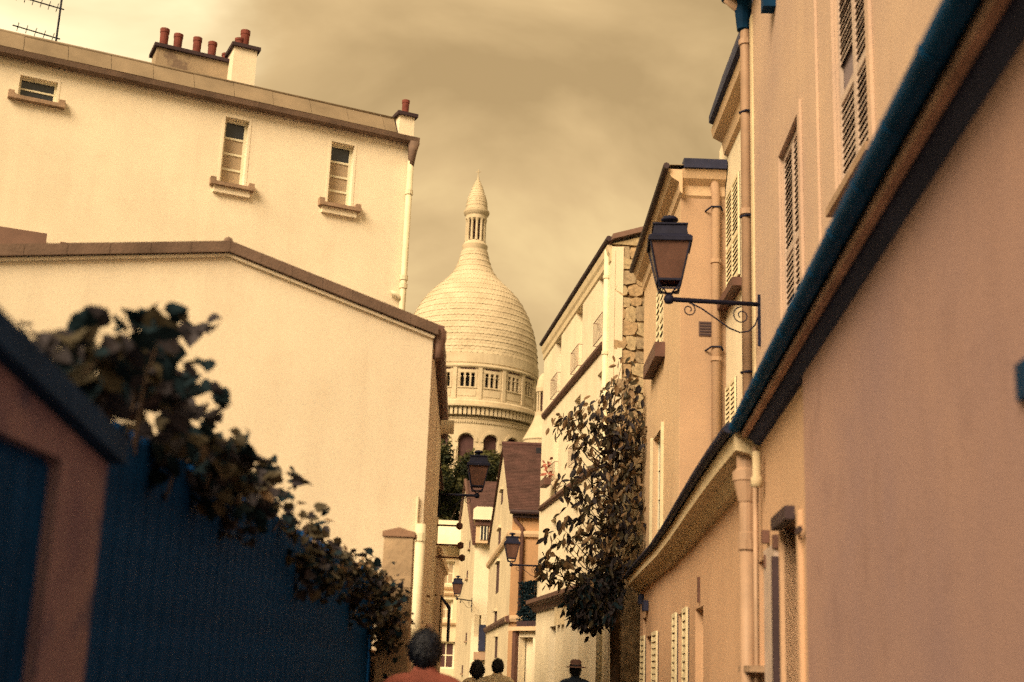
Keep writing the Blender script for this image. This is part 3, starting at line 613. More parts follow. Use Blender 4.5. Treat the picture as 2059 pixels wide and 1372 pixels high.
part('gutter', MB().sweep(TL, [(0, HT - 0.02), (0.10, HT - 0.05), (0.17, HT - 0.02), (0.19, HT + 0.06), (0.0, HT + 0.06)], 0, TL.L + 0.06), CAPST, th)
rf = part('roof', MB().sweep(TL, [(0.0, HT + 0.062), (0.13, HT + 0.062), (-0.06, HT + 0.40), (-6, HT + 0.6), (-6, HT + 0.3)], 0, TL.L - 0.05), DKBROWN, th)
pw = 0.66; k = 0; u = 0.02                                     # zinc sheets of the steep roof edge, one by one
while u < TL.L - 0.4:
    ww = min(pw, TL.L - 0.36 - u); j = random.uniform(-0.006, 0.006)
    part('zinc_sheet', MB().sweep(TL, [(0.165 + j, HT + 0.066), (0.18 + j, HT + 0.075), (-0.04 + j, HT + 0.42), (-0.055 + j, HT + 0.41)], u, u + ww - 0.006), ZINC, rf)
    u += pw
part('ridge_roll', MB().sweep(TL, circ(-0.05, HT + 0.42, 0.03, 8), 0, TL.L - 0.06), ZINC, rf, smooth=True)
def chimney(px0, px1, ytop, v, depth, pots, zlow, hm=WHITE_PL, potr=0.075, label=None, lean=0.0, capm=DKBROWN):
    a = TL.on(px0, ytop, -v); b = TL.on(px1, ytop, -v); zt = (a[1] + b[1]) / 2
    c = part('chimney', MB().fb(TL, a[0], b[0], -v - depth, -v, zlow, zt), hm, th, label=label)
    part('chimney_cap', MB().fb(TL, a[0] - 0.05, b[0] + 0.05, -v - depth - 0.05, -v + 0.05, zt - 0.002, zt + 0.06), capm, c)
    for f, h in pots:
        q = TL.pt(a[0] + (b[0] - a[0]) * f, -v - depth / 2, 0); r = potr * random.uniform(0.92, 1.08)
        part('chimney_pot', MB().lathe((q.x, q.y), [(0, zt + 0.06), (r * 0.95, zt + 0.06), (r * 1.02, zt + 0.06 + h * 0.8), (r * 1.12, zt + 0.06 + h * 0.82), (r * 1.12, zt + 0.06 + h), (r * 0.8, zt + 0.06 + h), (r * 0.75, zt + 0.06 + h * 0.6), (0, zt + 0.06 + h * 0.6)], 14), POT, c)
OLDWH = mat('sooty_render', (0.40, 0.31, 0.22), var=0.12, scale=2, patch=0.8, streak=0.5)
chimney(314, 472, 112, 0.9, 0.45, [(0.10, 0.40), (0.28, 0.36), (0.53, 0.38), (0.73, 0.36), (0.92, 0.20)], HT + 0.2, OLDWH, label='wide sooty chimney stack with five pots')
chimney(471, 518, 98, 0.55, 0.62, [(0.36, 0.24), (0.58, 0.42)], HT + 0.2, WHITE_PL, label='tall white chimney stack with two pots')
chimney(804, 834, 234, -0.15, 0.32, [(0.55, 0.30)], HT + 0.062, WHITE_PL, 0.065, label='small white chimney at the corner')
c = TL.pt(TL.L - 0.05, 0.09, 0); zj = TL.on(803, 612)[1]
pipe(th, [(c.x, c.y, HT - 0.35), (c.x, c.y, 4.6)], 0.055, PIPEW, joints=[(c.x, c.y, HT - 0.95), (c.x, c.y, 8.0), (c.x, c.y, zj + 0.3)])
part('rain_hopper', MB().tube([(c.x + 0.03, c.y, HT - 0.02), (c.x + 0.02, c.y, HT - 0.2), (c.x, c.y, HT - 0.5)], [0.11, 0.075, 0.05], 10), CAPST, th, smooth=True)
part('pipe_branch', MB().tube([(c.x, c.y, zj + 0.02), (c.x - 0.10, c.y - 0.04, zj + 0.14), (c.x - 0.2, c.y - 0.06, zj + 0.17)], 0.04, 8), PIPEW, th, smooth=True)
a = TL.on(0, 458, 0.35); b = TL.on(95, 470, 0.35)
m = MB(); m.hexa([TL.pt(a[0] - 2, 0.01, 5.4), TL.pt(b[0], 0.01, 5.4), TL.pt(b[0], 0.6, 5.4), TL.pt(a[0] - 2, 0.6, 5.4), TL.pt(a[0] - 2, 0.01, a[1]), TL.pt(b[0], 0.01, b[1]), TL.pt(b[0], 0.35, b[1]), TL.pt(a[0] - 2, 0.35, a[1])]); part('lean_to_roof', m, PIPEB, th)
a = TL.on(122, 486, 0.3); b = TL.on(165, 495, 0.3)
part('lean_to_roof', MB().fb(TL, a[0], b[0], 0.01, 0.3, 5.4, a[1]), PIPEB, th)
# antenna on the roof
q = TL.on(112, 88, -1.2); q2 = TL.on(125, -40, -1.2); base = TL.pt(q[0], -1.2, HT + 0.42); hh = q2[1]
an = thing('television_antenna', 'thin television antenna on the roof of the white house', 'antenna', base)
part('mast', MB().tube([base, (base.x, base.y, hh)], 0.018, 6), IRON, an)
for zz, n, ll in ((TL.on(116, 78, -1.2)[1], 5, 0.7), (TL.on(122, 18, -1.2)[1], 7, 0.9)):
    dv = TL.pt(1, 0, 0) - TL.pt(0, 0, 0); dn = TL.pt(0, 1, 0) - TL.pt(0, 0, 0); o = V((base.x, base.y, zz))
    bo = part('boom', MB().tube([o + dv * 0.06, o - dv * ll + V((0, 0, 0.06))], 0.012, 5), IRON, an)
    for k in range(n):
        p = o - dv * (ll * (k + 0.4) / n) + V((0, 0, 0.06 * (k + .4) / n)); part('element', MB().tube([p - dn * 0.22 + V((0, 0, 0.03)), p + dn * 0.22 - V((0, 0, 0.03))], 0.006, 4), IRON, bo)

# --- low white gable house in front of it
G = atz(872, 660, 5.0); dv2 = V((td.x, td.y)); G2 = V((G.x, G.y))
GF = Fr([G2 - dv2 * 9, G2], -1)
sa, sb = atz(880, 665, 5.0), atz(893, 865, 5.0); sdv = V((sb.x - sa.x, sb.y - sa.y)).normalized()
SF = Fr([G2 + sdv * 0.02, G2 + sdv * 6.1], -1)
gh = thing('gable_house', 'plain white gable house with a brown coping behind the dark fence', 'house', GF.pt(6.8, -2, 0))
pk = GF.on(461, 492); le = GF.on(0, 499); rt = GF.on(868, 657)
sl = (pk[1] - le[1]) / (pk[0] - le[0]); ul = pk[0] - 2.5; zl = pk[1] - sl * 2.5; ur, zr = GF.L, rt[1]
poly = [(ul, 0), (ur, 0), (ur, zr), (pk[0], pk[1]), (ul, zl)]
part('wall', MB().prism([GF.pt(u, 0, z) for u, z in poly], GF.pt(0, -0.3, 0) - GF.pt(0, 0, 0)), WHITE_PL, gh)
part('side_wall', MB().fb(SF, 0.2, SF.L, -0.3, 0.0, 0, zr - 0.02), CREAM_PL, gh)
for (ua, za), (ub, zb), kk in (((ul - 0.1, zl - 0.02), (pk[0], pk[1]), 7), ((pk[0], pk[1]), (ur + 0.03, zr - 0.005), 7)):
    for i in range(kk):                                       # coping slabs
        f0, f1 = i / kk, (i + 1) / kk - 0.0015; x0, x1 = ua + (ub - ua) * f0, ua + (ub - ua) * f1; h0, h1 = za + (zb - za) * f0, za + (zb - za) * f1; j = random.uniform(-.002, .002)
        part('coping_slab', MB().hexa([GF.pt(x0, -0.35, h0 - 0.09), GF.pt(x1, -0.35, h1 - 0.09), GF.pt(x1, 0.07 + j, h1 - 0.09), GF.pt(x0, 0.07 + j, h0 - 0.09), GF.pt(x0, -0.35, h0 + 0.02), GF.pt(x1, -0.35, h1 + 0.02), GF.pt(x1, 0.07 + j, h1 + 0.02), GF.pt(x0, 0.07 + j, h0 + 0.02)]), CAPST, gh)
m = MB(); m.hexa([GF.pt(ul, 0.002, zl - 0.13), GF.pt(pk[0], 0.002, pk[1] - 0.13), GF.pt(pk[0], 0.035, pk[1] - 0.13), GF.pt(ul, 0.035, zl - 0.13), GF.pt(ul, 0.002, zl - 0.10), GF.pt(pk[0], 0.002, pk[1] - 0.10), GF.pt(pk[0], 0.035, pk[1] - 0.10), GF.pt(ul, 0.035, zl - 0.10)])
m.hexa([GF.pt(pk[0], 0.002, pk[1] - 0.13), GF.pt(ur, 0.002, zr - 0.13), GF.pt(ur, 0.035, zr - 0.13), GF.pt(pk[0], 0.035, pk[1] - 0.13), GF.pt(pk[0], 0.002, pk[1] - 0.10), GF.pt(ur, 0.002, zr - 0.10), GF.pt(ur, 0.035, zr - 0.10), GF.pt(pk[0], 0.035, pk[1] - 0.10)])
part('coping_fillet', m, WHITE_PL, gh)
q = GF.pt(pk[0], -0.06, 0); part('finial', MB().lathe((q.x, q.y), [(0.05, pk[1]), (0.05, pk[1] + 0.05), (0.035, pk[1] + 0.08), (0.0, pk[1] + 0.1)], 10), CAPST, gh, smooth=True)
m = MB(); bk = sdv * 6; bv = V((bk.x, bk.y, 0)); o0 = GF.pt(ur, -0.3, zr); o1 = GF.pt(pk[0], -0.3, pk[1]); o2 = GF.pt(ul, -0.3, zl)
m.quad(o0, o0 + bv, o1 + bv, o1); m.quad(o1, o1 + bv, o2 + bv, o2); part('roof', m, TILE, gh)
part('eave', MB().sweep(SF, [(-0.05, zr - 0.12), (0.06, zr - 0.12), (0.10, zr - 0.08), (0.11, zr + 0.02), (-0.05, zr + 0.05)], 0.0, SF.L), BROWN, gh)
q = SF.pt(0.06, 0.06, 0); part('rain_hopper', MB().lathe((q.x, q.y), [(0.0, zr - 0.33), (0.06, zr - 0.32), (0.05, zr - 0.22), (0.075, zr - 0.12), (0.075, zr - 0.02), (0, zr - 0.02)], 10), PIPEB, gh, smooth=True)
q = SF.pt(3.2, 0.14, 0); part('pipe_outlet', MB().tube([SF.pt(3.2, 0.05, 4.55), SF.pt(3.2, 0.22, 4.55)], 0.09, 10), PIPEW, gh)
u_, z_ = GF.on(847, 1050, 0.07); q = GF.pt(u_, 0.07, 0)
pipe(gh, [(q.x, q.y, 0.1), (q.x, q.y, z_ - 0.02)], 0.05, PIPEW, joints=[(q.x, q.y, z_ - 0.15), (q.x, q.y, 1.9)])
part('cable_conduit', MB().tube([GF.pt(u_ - 0.03, 0.02, z_ - 0.1), GF.pt(u_ - 0.03, 0.02, z_ + 0.25)], 0.014, 6), PIPEW, gh)
for px, py in ((838, 1265), (862, 1262)):
    u2, z2 = GF.on(px, py, 0.02); part('wall_box', MB().fb(GF, u2 - 0.025, u2 + 0.025, 0.002, 0.05, z2 - 0.04, z2 + 0.04), PIPET, gh)

# --- the row going on behind it, mostly hidden
LR = Fr([(-1.36, 19.4), (-1.69, 33.0)], -1); LR2 = Fr([(-1.69, 33.02), (-1.80, 40.5)], -1)
rh = thing('row_house', 'narrow tan house front beyond the white gable on the left', 'house', LR.pt(8, -2, 0))
part('wall', MB().fb(LR, 0, LR.L, -4, 0, 0, 5.95), TAN_PL, rh)
part('wall', MB().fb(LR2, 0, LR2.L, -4, 0, 0, 4.55), OCHRE_PL, rh)
part('cornice', MB().sweep(LR2, [(0, 4.3), (0.1, 4.34), (0.12, 4.5), (0, 4.55)], 0.002, LR2.L), TAN_PL, rh)
part('door_canopy', MB().sweep(LR2, [(0.002, 3.5), (0.22, 3.2), (0.22, 2.3), (0.28, 2.3), (0.28, 3.28), (0.002, 3.58)], 4.6, 5.8), DKZINC, rh)
part('roof', MB().sweep(LR, [(0.1, 5.952), (0.1, 6.0), (-2, 7.2), (-4, 6.0), (-4, 5.952)], 0, LR.L), TILE, rh)

# --- near left wall with its dark doorway
f0, f1 = atz(232, 852, 2.4), atz(748, 1152, 2.4); fdir = V((f1.x - f0.x, f1.y - f0.y)).normalized()
we = aty(216, 950, 4.05); we = V((we.x, we.y)); NLo = 0.05
NW = Fr([we - fdir * 2.6, we], -1)
nw = thing('garden_wall', 'old violet plaster wall with dark doorway at the near left', 'wall', NW.pt(NW.L / 2, -0.15, 0))
ca, cb = NW.on(0, 618, NLo), NW.on(222, 846, NLo); csl = (cb[1] - ca[1]) / (cb[0] - ca[0])
def ztop(u): return cb[1] + csl * (u - cb[0])
do = NW.on(116, 1000)[0]; dz_ = NW.on(60, 895)[1]; zk = ztop(NW.L) - 0.09
part('wall_face', MB().wall(NW, 0, NW.L, 0, zk, [(do - 1.0, do, 0.0, dz_)], 0.05, back=0.3), OLD_PL, nw)
m = MB(); m.prism([NW.pt(0, 0, zk), NW.pt(NW.L, 0, zk), NW.pt(NW.L, 0, zk + 0.002), NW.pt(0, 0, ztop(0) - 0.08)], NW.pt(0, -0.3, 0) - NW.pt(0, 0, 0)); part('wall_head', m, OLD_PL, nw)
part('door', MB().fb(NW, do - 1.0, do, -0.28, -0.049, 0.0, dz_), FENCE, nw)
u = do - 0.99
while u < do - 0.05:
    part('door_board', MB().fb(NW, u, u + 0.115, -0.047, -0.035, 0.02, dz_ - 0.02), FENCE, nw); u += 0.125
for k in range(5):                                             # sloping coping, slab by slab
    a, b = NW.L * k / 5 , NW.L * (k + 1) / 5 - 0.004 + (0.03 if k == 4 else 0)
    part('coping_slab', MB().hexa([NW.pt(a, -0.34, ztop(a) - 0.08), NW.pt(b, -0.34, ztop(b) - 0.08), NW.pt(b, NLo, ztop(b) - 0.08), NW.pt(a, NLo, ztop(a) - 0.08), NW.pt(a, -0.34, ztop(a)), NW.pt(b, -0.34, ztop(b)), NW.pt(b, NLo, ztop(b)), NW.pt(a, NLo, ztop(a))]), mat('blue_slate_coping', (0.02, 0.06, 0.17), var=0.3, spec=0.08) if k == 0 else bpy.data.materials['blue_slate_coping'], nw)

# --- navy board fence with a climber on it
FF = Fr([f0, f1], -1); UF = -0.42
fe = thing('board_fence', 'tall navy fence of narrow upright boards on the left', 'fence', FF.pt(FF.L / 2, 0, 0))
for z in (0.3, 2.0): part('back_rail', MB().fb(FF, UF, FF.L, -0.06, -0.025, z, z + 0.12), FENCE, fe)
bw = 0.085; nb = int((FF.L - UF) / bw); q = MB(); q.box((-bw * 0.485, -0.012, 0), (bw * 0.485, 0.012, 2.36)); bme = q.mesh('board'); bme.materials.append(FENCE)
q = MB(); q.box((-bw * 0.47, -0.012, 0), (bw * 0.47, 0.012, 2.33)); bme2 = q.mesh('board'); bme2.materials.append(FENCE)
for i in range(nb):
    place('board', bme if i % 2 else bme2, fe, FF.pt(UF + (i + 0.5) * bw, 0.0 if i % 2 else 0.003, 0.05 - 0.012 * random.random()), (0, 0, FF.rot()))
part('end_post', MB().fb(FF, FF.L, FF.L + 0.07, -0.06, 0.03, 0, 2.42), FENCE, fe)
# low wall between fence and pier
lw = Fr([FF.pt(FF.L + 0.08, -0.05), (G.x - 0.02, G.y - 0.3)], -1)
single('low_wall', MB().fb(lw, 0, lw.L, -0.25, 0, 0, 1.72), PINK_PL, 'low stained plaster wall under the climber beside the stone pier', 'wall', lw.pt(0.5, 0, 0))
c = lw.pt(lw.L * 0.55, 0.05, 0); single('water_pipe', MB().tube([(c.x, c.y, 0.02), (c.x, c.y, 1.7)], 0.03, 8), DKBROWN, 'thin dark pipe standing against the low wall', 'pipe', c, smooth=True)
# stone pier
pb = aty(797, 1200, 12.1)
pr = thing('stone_pier', 'square weathered stone gate pier with a peaked cap', 'pier', (pb.x, 12.1, 0))
zc = 0.0; zt_ = aty(797, 1082, 12.1).z; nblk = 6
for i in range(nblk):
    z0, z1 = zt_ * i / nblk, zt_ * (i + 1) / nblk - 0.006; h0 = 0.165 - 0.035 * i / nblk + random.uniform(-.004, .004); h1 = h0 - 0.006
    q = MB(); q.hexa([(pb.x + sx * h0, 12.1 + sy * h0, z0) for sx, sy in ((-1, -1), (1, -1), (1, 1), (-1, 1))] + [(pb.x + sx * h1, 12.1 + sy * h1, z1) for sx, sy in ((-1, -1), (1, -1), (1, 1), (-1, 1))]); part('stone_block', q, PIERST, pr)
q = MB(); q.prism([(pb.x - 0.15, 11.95, zt_), (pb.x + 0.15, 11.95, zt_), (pb.x + 0.15, 11.95, zt_ + 0.045), (pb.x, 11.95, zt_ + 0.085), (pb.x - 0.15, 11.95, zt_ + 0.045)], (0, 0.3, 0)); part('cap_stone', q, PIERCAP, pr)
part('hinge_plate', MB().box((pb.x - 0.19, 12.0, zt_ - 0.62), (pb.x - 0.12, 12.1, zt_ - 0.4)), NAVY, pr)
# trellis planter behind the fence
ta, tb = aty(512, 1082, 10.3), aty(682, 1097, 10.9)
TR = Fr([ta, tb], -1); zt2 = (ta.z + tb.z) / 2
tr = thing('garden_trellis', 'dark slatted trellis with a pale top rail behind the fence', 'trellis', TR.pt(TR.L / 2, 0, 0))
part('top_rail', MB().fb(TR, -0.02, TR.L + 0.02, -0.05, 0.05, zt2 - 0.02, zt2), FRAME, tr)
for i in range(10): u = TR.L * (i + 0.5) / 10; part('slat', MB().fb(TR, u - 0.022, u + 0.022, -0.012, 0.012, 0, zt2 - 0.022), DKBROWN, tr)
for z in (1.2, zt2 - 0.3): part('cross_rail', MB().fb(TR, 0, TR.L, -0.03, -0.013, z, z + 0.05), DKBROWN, tr)

# ================================================================== FAR END OF THE STREET
# --- house with the steep brown roof
hc = aty(1031, 1030, 46); HE = 7.0
H1S = line((hc.x, 46), -3.5, 0, 15.3); H1F = Fr([(hc.x, 46), (hc.x + 4.5, 46)], -1)
h1 = thing('brown_roof_house', 'far house with steep brown tiled roof and orange front', 'house', H1S.pt(7, -2, 0))
zr1 = 10.45; ur1 = H1S.on(1015, 893)[0]
gp = [(0, 0), (15.3, 0), (15.3, 7.3), (ur1, zr1), (0, HE)]
part('wall', MB().prism([H1S.pt(u, 0, z) for u, z in gp], H1S.pt(0, -0.35, 0) - H1S.pt(0, 0, 0)), FAR_PL, h1, label='cream gable wall along the street')
part('wall', MB().wall(H1F, 0.37, 4.5, 0, HE, [(1.2, 1.8, 3.9, 5.2)], 0.2).fb(H1F, 0.0, 0.36, -0.3, 0.001, 0, HE - 0.01), ORANGE_PL, h1, label='orange front wall')
def slope_tiles(o, ex, up, nrow, h1_, th_=0.05):
    """overlapping courses of tile on a roof slope: o corner, ex along the eave, up the slope"""
    m = MB(); n = ex.cross(up).normalized()
    if n.z < 0: n = -n
    for r in range(nrow):
        a, b = r / nrow, (r + 1.25) / nrow
        p = o + up * a; q = o + up * min(b, 1.0)
        m.hexa([p, p + ex, q + ex - n * 0.02, q - n * 0.02, p + n * th_, p + ex + n * th_, q + ex + n * 0.01, q + n * 0.01])
    return m
eo = H1F.pt(-0.12, 0.25, HE); ro = H1S.pt(ur1, 0.12, zr1 + 0.05); upv = V((0, (H1S.pt(ur1).y - eo.y), zr1 - HE + 0.05)); upv.x = ro.x - eo.x
m = slope_tiles(eo, V((4.6, 0, 0)), upv, 48, 0.06, 0.03); part('roof', m, TILE, h1)
m = slope_tiles(H1S.pt(15.5, 0.1, 7.25) , V((4.6, 0, 0)), H1S.pt(ur1, 0.1, zr1) - H1S.pt(15.5, 0.1, 7.25), 10, 0.06); part('roof', m, TILE, h1)
part('ridge_cap', MB().tube([ro + V((0, 0, 0.04)), ro + V((4.6, 0, 0.04))], 0.09, 8), TILE, h1)
part('roof_light', MB().box((eo.x + 1.0, eo.y + upv.y * 0.86, HE + (zr1 - HE) * 0.88), (eo.x + 1.5, eo.y + upv.y * 0.93, HE + (zr1 - HE) * 0.93 + 0.06)), DARK, h1)
part('gutter', MB().sweep(H1F, circ(0.30, HE - 0.02, 0.08, 8), -0.1, 4.5), DKBROWN, h1); part('fascia', MB().fb(H1F, 0, 4.5, 0.003, 0.2, HE - 0.2, HE - 0.1), DKBROWN, h1)
for zz in (6.1, 3.15):
    part('string_course', MB().sweep(H1S, [(0.002, zz), (0.1, zz + 0.04), (0.14, zz + 0.14), (0.14, zz + 0.22), (0.002, zz + 0.26)], -0.14, 15.3), BROWN if zz < 5 else TAN_PL, h1)
    part('string_course', MB().sweep(H1F, [(0.002, zz), (0.1, zz + 0.04), (0.14, zz + 0.14), (0.14, zz + 0.22), (0.002, zz + 0.26)], -0.14, 4.5), TAN_PL, h1)
c = H1F.pt(0.36, 0.09, 0); pipe(h1, [(c.x, c.y, 3.4), (c.x, c.y, HE - 0.55), (c.x - 0.25, c.y, HE - 0.3), (c.x - 0.25, c.y, HE - 0.05)], 0.07, BROWN)
for px, py, w_, hh_ in ((1010, 1000, 0.5, 0.5), (1001, 1162, 0.9, 1.2), (1005, 1080, 0.7, 0.6), (997, 1243, 0.7, 0.5), (998, 1302, 0.7, 0.8)):
    u, z = H1S.on(px, py)
    part('window', MB().fb(H1S, u - w_, u + w_, -0.05, 0.015, z - hh_ / 2, z + hh_ / 2), DARKBR, h1)
    part('window_hood', MB().fb(H1S, u - w_ - 0.1, u + w_ + 0.1, 0.003, 0.12, z + hh_ / 2, z + hh_ / 2 + 0.1), FAR_PL, h1)
window(H1F, h1, 1.2, 1.8, 3.9, 5.2, 0.2, 2, 2)
# --- shop annex under it, with a clipped hedge on its roof
AN = Fr([(1.62, 43.3), (0.48, 45.2)], 1)
anx = thing('shop_annex', 'low cream shop annex with a brown post below the hedge', 'shop', AN.pt(1, -1, 0))
za = aty(1050, 1256, 44.3).z
part('wall', MB().wall(AN, 0, AN.L, 0, za - 0.2, [(0.15, 0.75, 0.9, za - 0.45), (1.05, AN.L - 0.3, 0.1, za - 0.4)], 0.25), CREAM_PL, anx)
part('side_wall', MB().fb(AN, 0, AN.L - 0.01, -1.5, -0.3, 0, za - 0.2), CREAM_PL, anx)
part('roof', MB().fb(AN, -0.1, AN.L + 0.1, -1.5, 0.22, za - 0.198, za - 0.06), TAN_PL, anx)
part('post', MB().fb(AN, AN.L - 0.27, AN.L - 0.07, 0.003, 0.14, 0, za - 0.21), BROWN, anx)
part('wall_lamp_box', MB().fb(AN, 0.25, 0.7, 0.003, 0.12, 2.0, 2.2), BROWN, anx)
def leafcloud(n, fn, s, seed=0, aspect=0.6):
    rnd = random.Random(seed); m = MB()
    for _ in range(n):
        c, k = fn(rnd); a = V((rnd.gauss(0, 1), rnd.gauss(0, 1), rnd.gauss(0, 0.7))).normalized(); b = a.cross(V((rnd.gauss(0, 1), rnd.gauss(0, 1), rnd.gauss(0, 1)))).normalized()
        l = s * k * rnd.uniform(0.6, 1.3); n_ = a.cross(b) * l * 0.12
        m.add([c - a * l * 0.5, c + b * l * aspect * 0.5 - n_, c + a * l * 0.5, c - b * l * aspect * 0.5 - n_], [(0, 1, 2), (0, 2, 3)])
    return m
hb0, hb1 = AN.pt(0.15, 0.1, za - 0.06), AN.pt(AN.L - 0.35, 0.1, za - 0.06)
hg = thing('clipped_hedge', 'tall dark clipped hedge standing on the shop annex roof', 'hedge', (hb0 + hb1) / 2)
zh = aty(1058, 1163, 44).z
def _h(r):
    p = hb0.lerp(hb1, r.random()); return V((p.x + r.uniform(-0.05, 0.3), p.y + r.uniform(0, 0.3), za - 0.06 + (zh - za) * r.random())), 1
part('foliage', leafcloud(3200, _h, 0.13, 3), LEAFB, hg, stuff=True)
part('stem', MB().tube([(hb0 + hb1) / 2 + V((0.1, 0.1, 0)), (hb0 + hb1) / 2 + V((0.1, 0.1, zh - za))], 0.05, 6), BARK, hg)
part('planter', MB().fb(AN, 0.12, AN.L - 0.32, -0.3, 0.14, za - 0.058, za + 0.12), DKBROWN, hg)

# --- narrow cream gable house farther on
k0 = aty(955, 1090, 62); H2S = line((k0.x, 62), -4.5, 0, 12); H2F = Fr([(k0.x, 62), (k0.x + 5, 62)], -1)
h2 = thing('narrow_gable_house', 'narrow pale gable house at the far end of the lane with a white dormer', 'house', H2S.pt(5, -2, 0))
up2 = H2S.on(938, 967); z2e = k0.z
part('wall', MB().prism([H2S.pt(0, 0, 0), H2S.pt(2 * up2[0], 0, 0), H2S.pt(2 * up2[0], 0, z2e), H2S.pt(up2[0], 0, up2[1]), H2S.pt(0, 0, z2e)], H2S.pt(0, -0.35, 0) - H2S.pt(0, 0, 0)), FAR_PL, h2)
part('wall', MB().wall(H2F, 0.0, 5, 0, z2e - 0.02, [(0.15, 0.45, 3.0, 4.0)], 0.2), CREAM_PL, h2)
part('base_wall', MB().fb(H2F, 0.36, 5, -6, -0.24, 0, z2e - 0.03), CREAM_PL, h2)
o2 = H2F.pt(-0.1, 0.2, z2e); r2 = H2S.pt(up2[0], 0.06, up2[1])
part('roof', slope_tiles(o2, V((4.5, 0, 0)), r2 - o2, 40, 0.06, 0.03), TILE, h2)
m = MB(); m.tube([H2S.pt(-0.2, 0.05, z2e - 0.1), H2S.pt(up2[0], 0.05, up2[1] + 0.04), H2S.pt(2 * up2[0], 0.05, z2e)], 0.10, 6); part('verge', m, BROWN, h2)
# dormer with a white hood
D0, D1 = aty(952, 1075, 61.2), aty(990, 1022, 61.2); x0, x1 = D0.x, D1.x + 0.1; zb, zt = D0.z, D1.z
dm = part('dormer', MB().box((x0 + 0.1, 61.5, zb - 0.35), (x1 - 0.05, 64, zt - 0.15)), TAN_PL, h2)
m = MB(); m.prism([(x0 - 0.05, 61.2, zt - 0.55), (x1 + 0.05, 61.2, zt - 0.55), (x1 + 0.05, 61.2, zt - 0.08), (x1 - 0.1, 61.2, zt + 0.05), (x0 + 0.1, 61.2, zt + 0.05), (x0 - 0.05, 61.2, zt - 0.08)], (0, 2.5, 0)); part('dormer_hood', m, AWN, dm)
part('dormer_band', MB().box((x0 + 0.05, 61.4, zt - 0.80), (x1 - 0.02, 61.5, zt - 0.56)), BROWN, dm); part('dormer_window', MB().box((x0 + 0.3, 61.46, zb - 0.2), (x1 - 0.25, 61.49, zt - 0.85)), GLASS, dm)
for k in range(3): part('dormer_bar', MB().box((x0 + 0.3 + k * 0.15, 61.43, zb - 0.2), (x0 + 0.34 + k * 0.15, 61.455, zt - 0.85)), FRAME, dm)
u0_, z0_ = H2F.on(969, 1283); part('shutter', MB().fb(H2F, u0_ - 0.16, u0_ + 0.16, 0.003, 0.1, z0_ - 0.6, z0_ + 0.6), DKZINC, h2, label='tall dark blue panel on the far house')
part('planter', MB().fb(H2F, u0_ - 0.35, u0_ + 0.25, 0.003, 0.3, z0_ - 1.0, z0_ - 0.65), PIPET, h2)
for px, py in ((940, 1155), (938, 1280), (930, 1345), (945, 1095)):
    u, z = H2S.on(px, py); part('window', MB().fb(H2S, u - 0.5, u + 0.5, -0.05, 0.02, z - 0.22, z + 0.18), DARKBR, h2)
    part('sill', MB().fb(H2S, u - 0.6, u + 0.6, 0.003, 0.1, z - 0.30, z - 0.224), SILLM, h2)
# --- shop building closing the view on the left
s0, s1 = aty(855, 1100, 78), aty(925, 1100, 78); LX = Fr([(s0.x, 78), (s1.x + 0.6, 78.3)], -1)
l2 = thing('awning_building', 'far pale shop building with a parapet and white canvas awning', 'building', LX.pt(1, -2, 0))
zp = aty(890, 1046, 78).z
def zy(py): return aty(895, py, 78).z
hol = [(LX.on(886, 1200)[0], LX.on(912, 1200)[0], zy(1175), zy(1128)), (LX.on(886, 1200)[0], LX.on(912, 1200)[0], zy(1245), zy(1205)), (LX.on(880, 1300)[0], LX.on(915, 1300)[0], zy(1345), zy(1290))]
part('wall', MB().wall(LX, 0, LX.L, 0, zp - 0.3, hol, 0.3), FAR_PL, l2); part('base_wall', MB().fb(LX, 0, LX.L, -6, -0.34, 0, zp - 0.3), FAR_PL, l2)
for h in hol: window(LX, l2, *h, 0.3, 2, 2, gm=BLIND if h[2] > 3 else DARKBR, st=0.1, bar=0.06)
part('parapet', MB().fb(LX, -0.1, LX.L + 0.1, -0.3, 0.15, zp - 0.298, zp), FRAME, l2)
for py in (1098, 1123, 1186, 1198, 1258): part('cornice', MB().sweep(LX, [(0.002, zy(py)), (0.15, zy(py) + 0.05), (0.22, zy(py) + 0.16), (0.002, zy(py) + 0.2)], 0, LX.L), TAN_PL, l2)
m = MB(); n = 10
for i in range(n):
    for j in range(6):
        def ap(i, j):
            u = LX.L * i / n; t = j / 6; return LX.pt(u, 0.05 + 1.0 * math.sin(t * 1.5), zp - 0.32 - 1.25 * (1 - math.cos(t * 1.5)) - 0.10 * math.sin(3.1 * i / n) * t + 0.03 * math.sin(i * 2.1) * t)
        m.quad(ap(i, j), ap(i + 1, j), ap(i + 1, j + 1), ap(i, j + 1))
part('awning', m, AWN, l2, smooth=True)
# sign rods sticking out from the left row
for k, (px, py, yy) in enumerate(((924, 1058, 28.5), (926, 1097, 29.5), (929, 1122, 30.5))):
    tip = aty(px, py, yy); o = LR.pt(yy - 19.4, 0, 0); zz = tip.z
    t = thing('sign_rod', ('highest' if k == 0 else 'middle' if k == 1 else 'lowest') + ' of three thin sign rods reaching from the left wall', 'rod', (o.x, o.y, zz), group='thin rods on the left wall')
    part('rod', MB().tube([(o.x, o.y, zz), tip], 0.022, 5), BROWN, t)
    part('end_knob', MB().lathe((tip.x, tip.y), [(0, tip.z - 0.09), (0.07, tip.z - 0.05), (0.07, tip.z + 0.05), (0, tip.z + 0.09)], 8), BROWN, t)

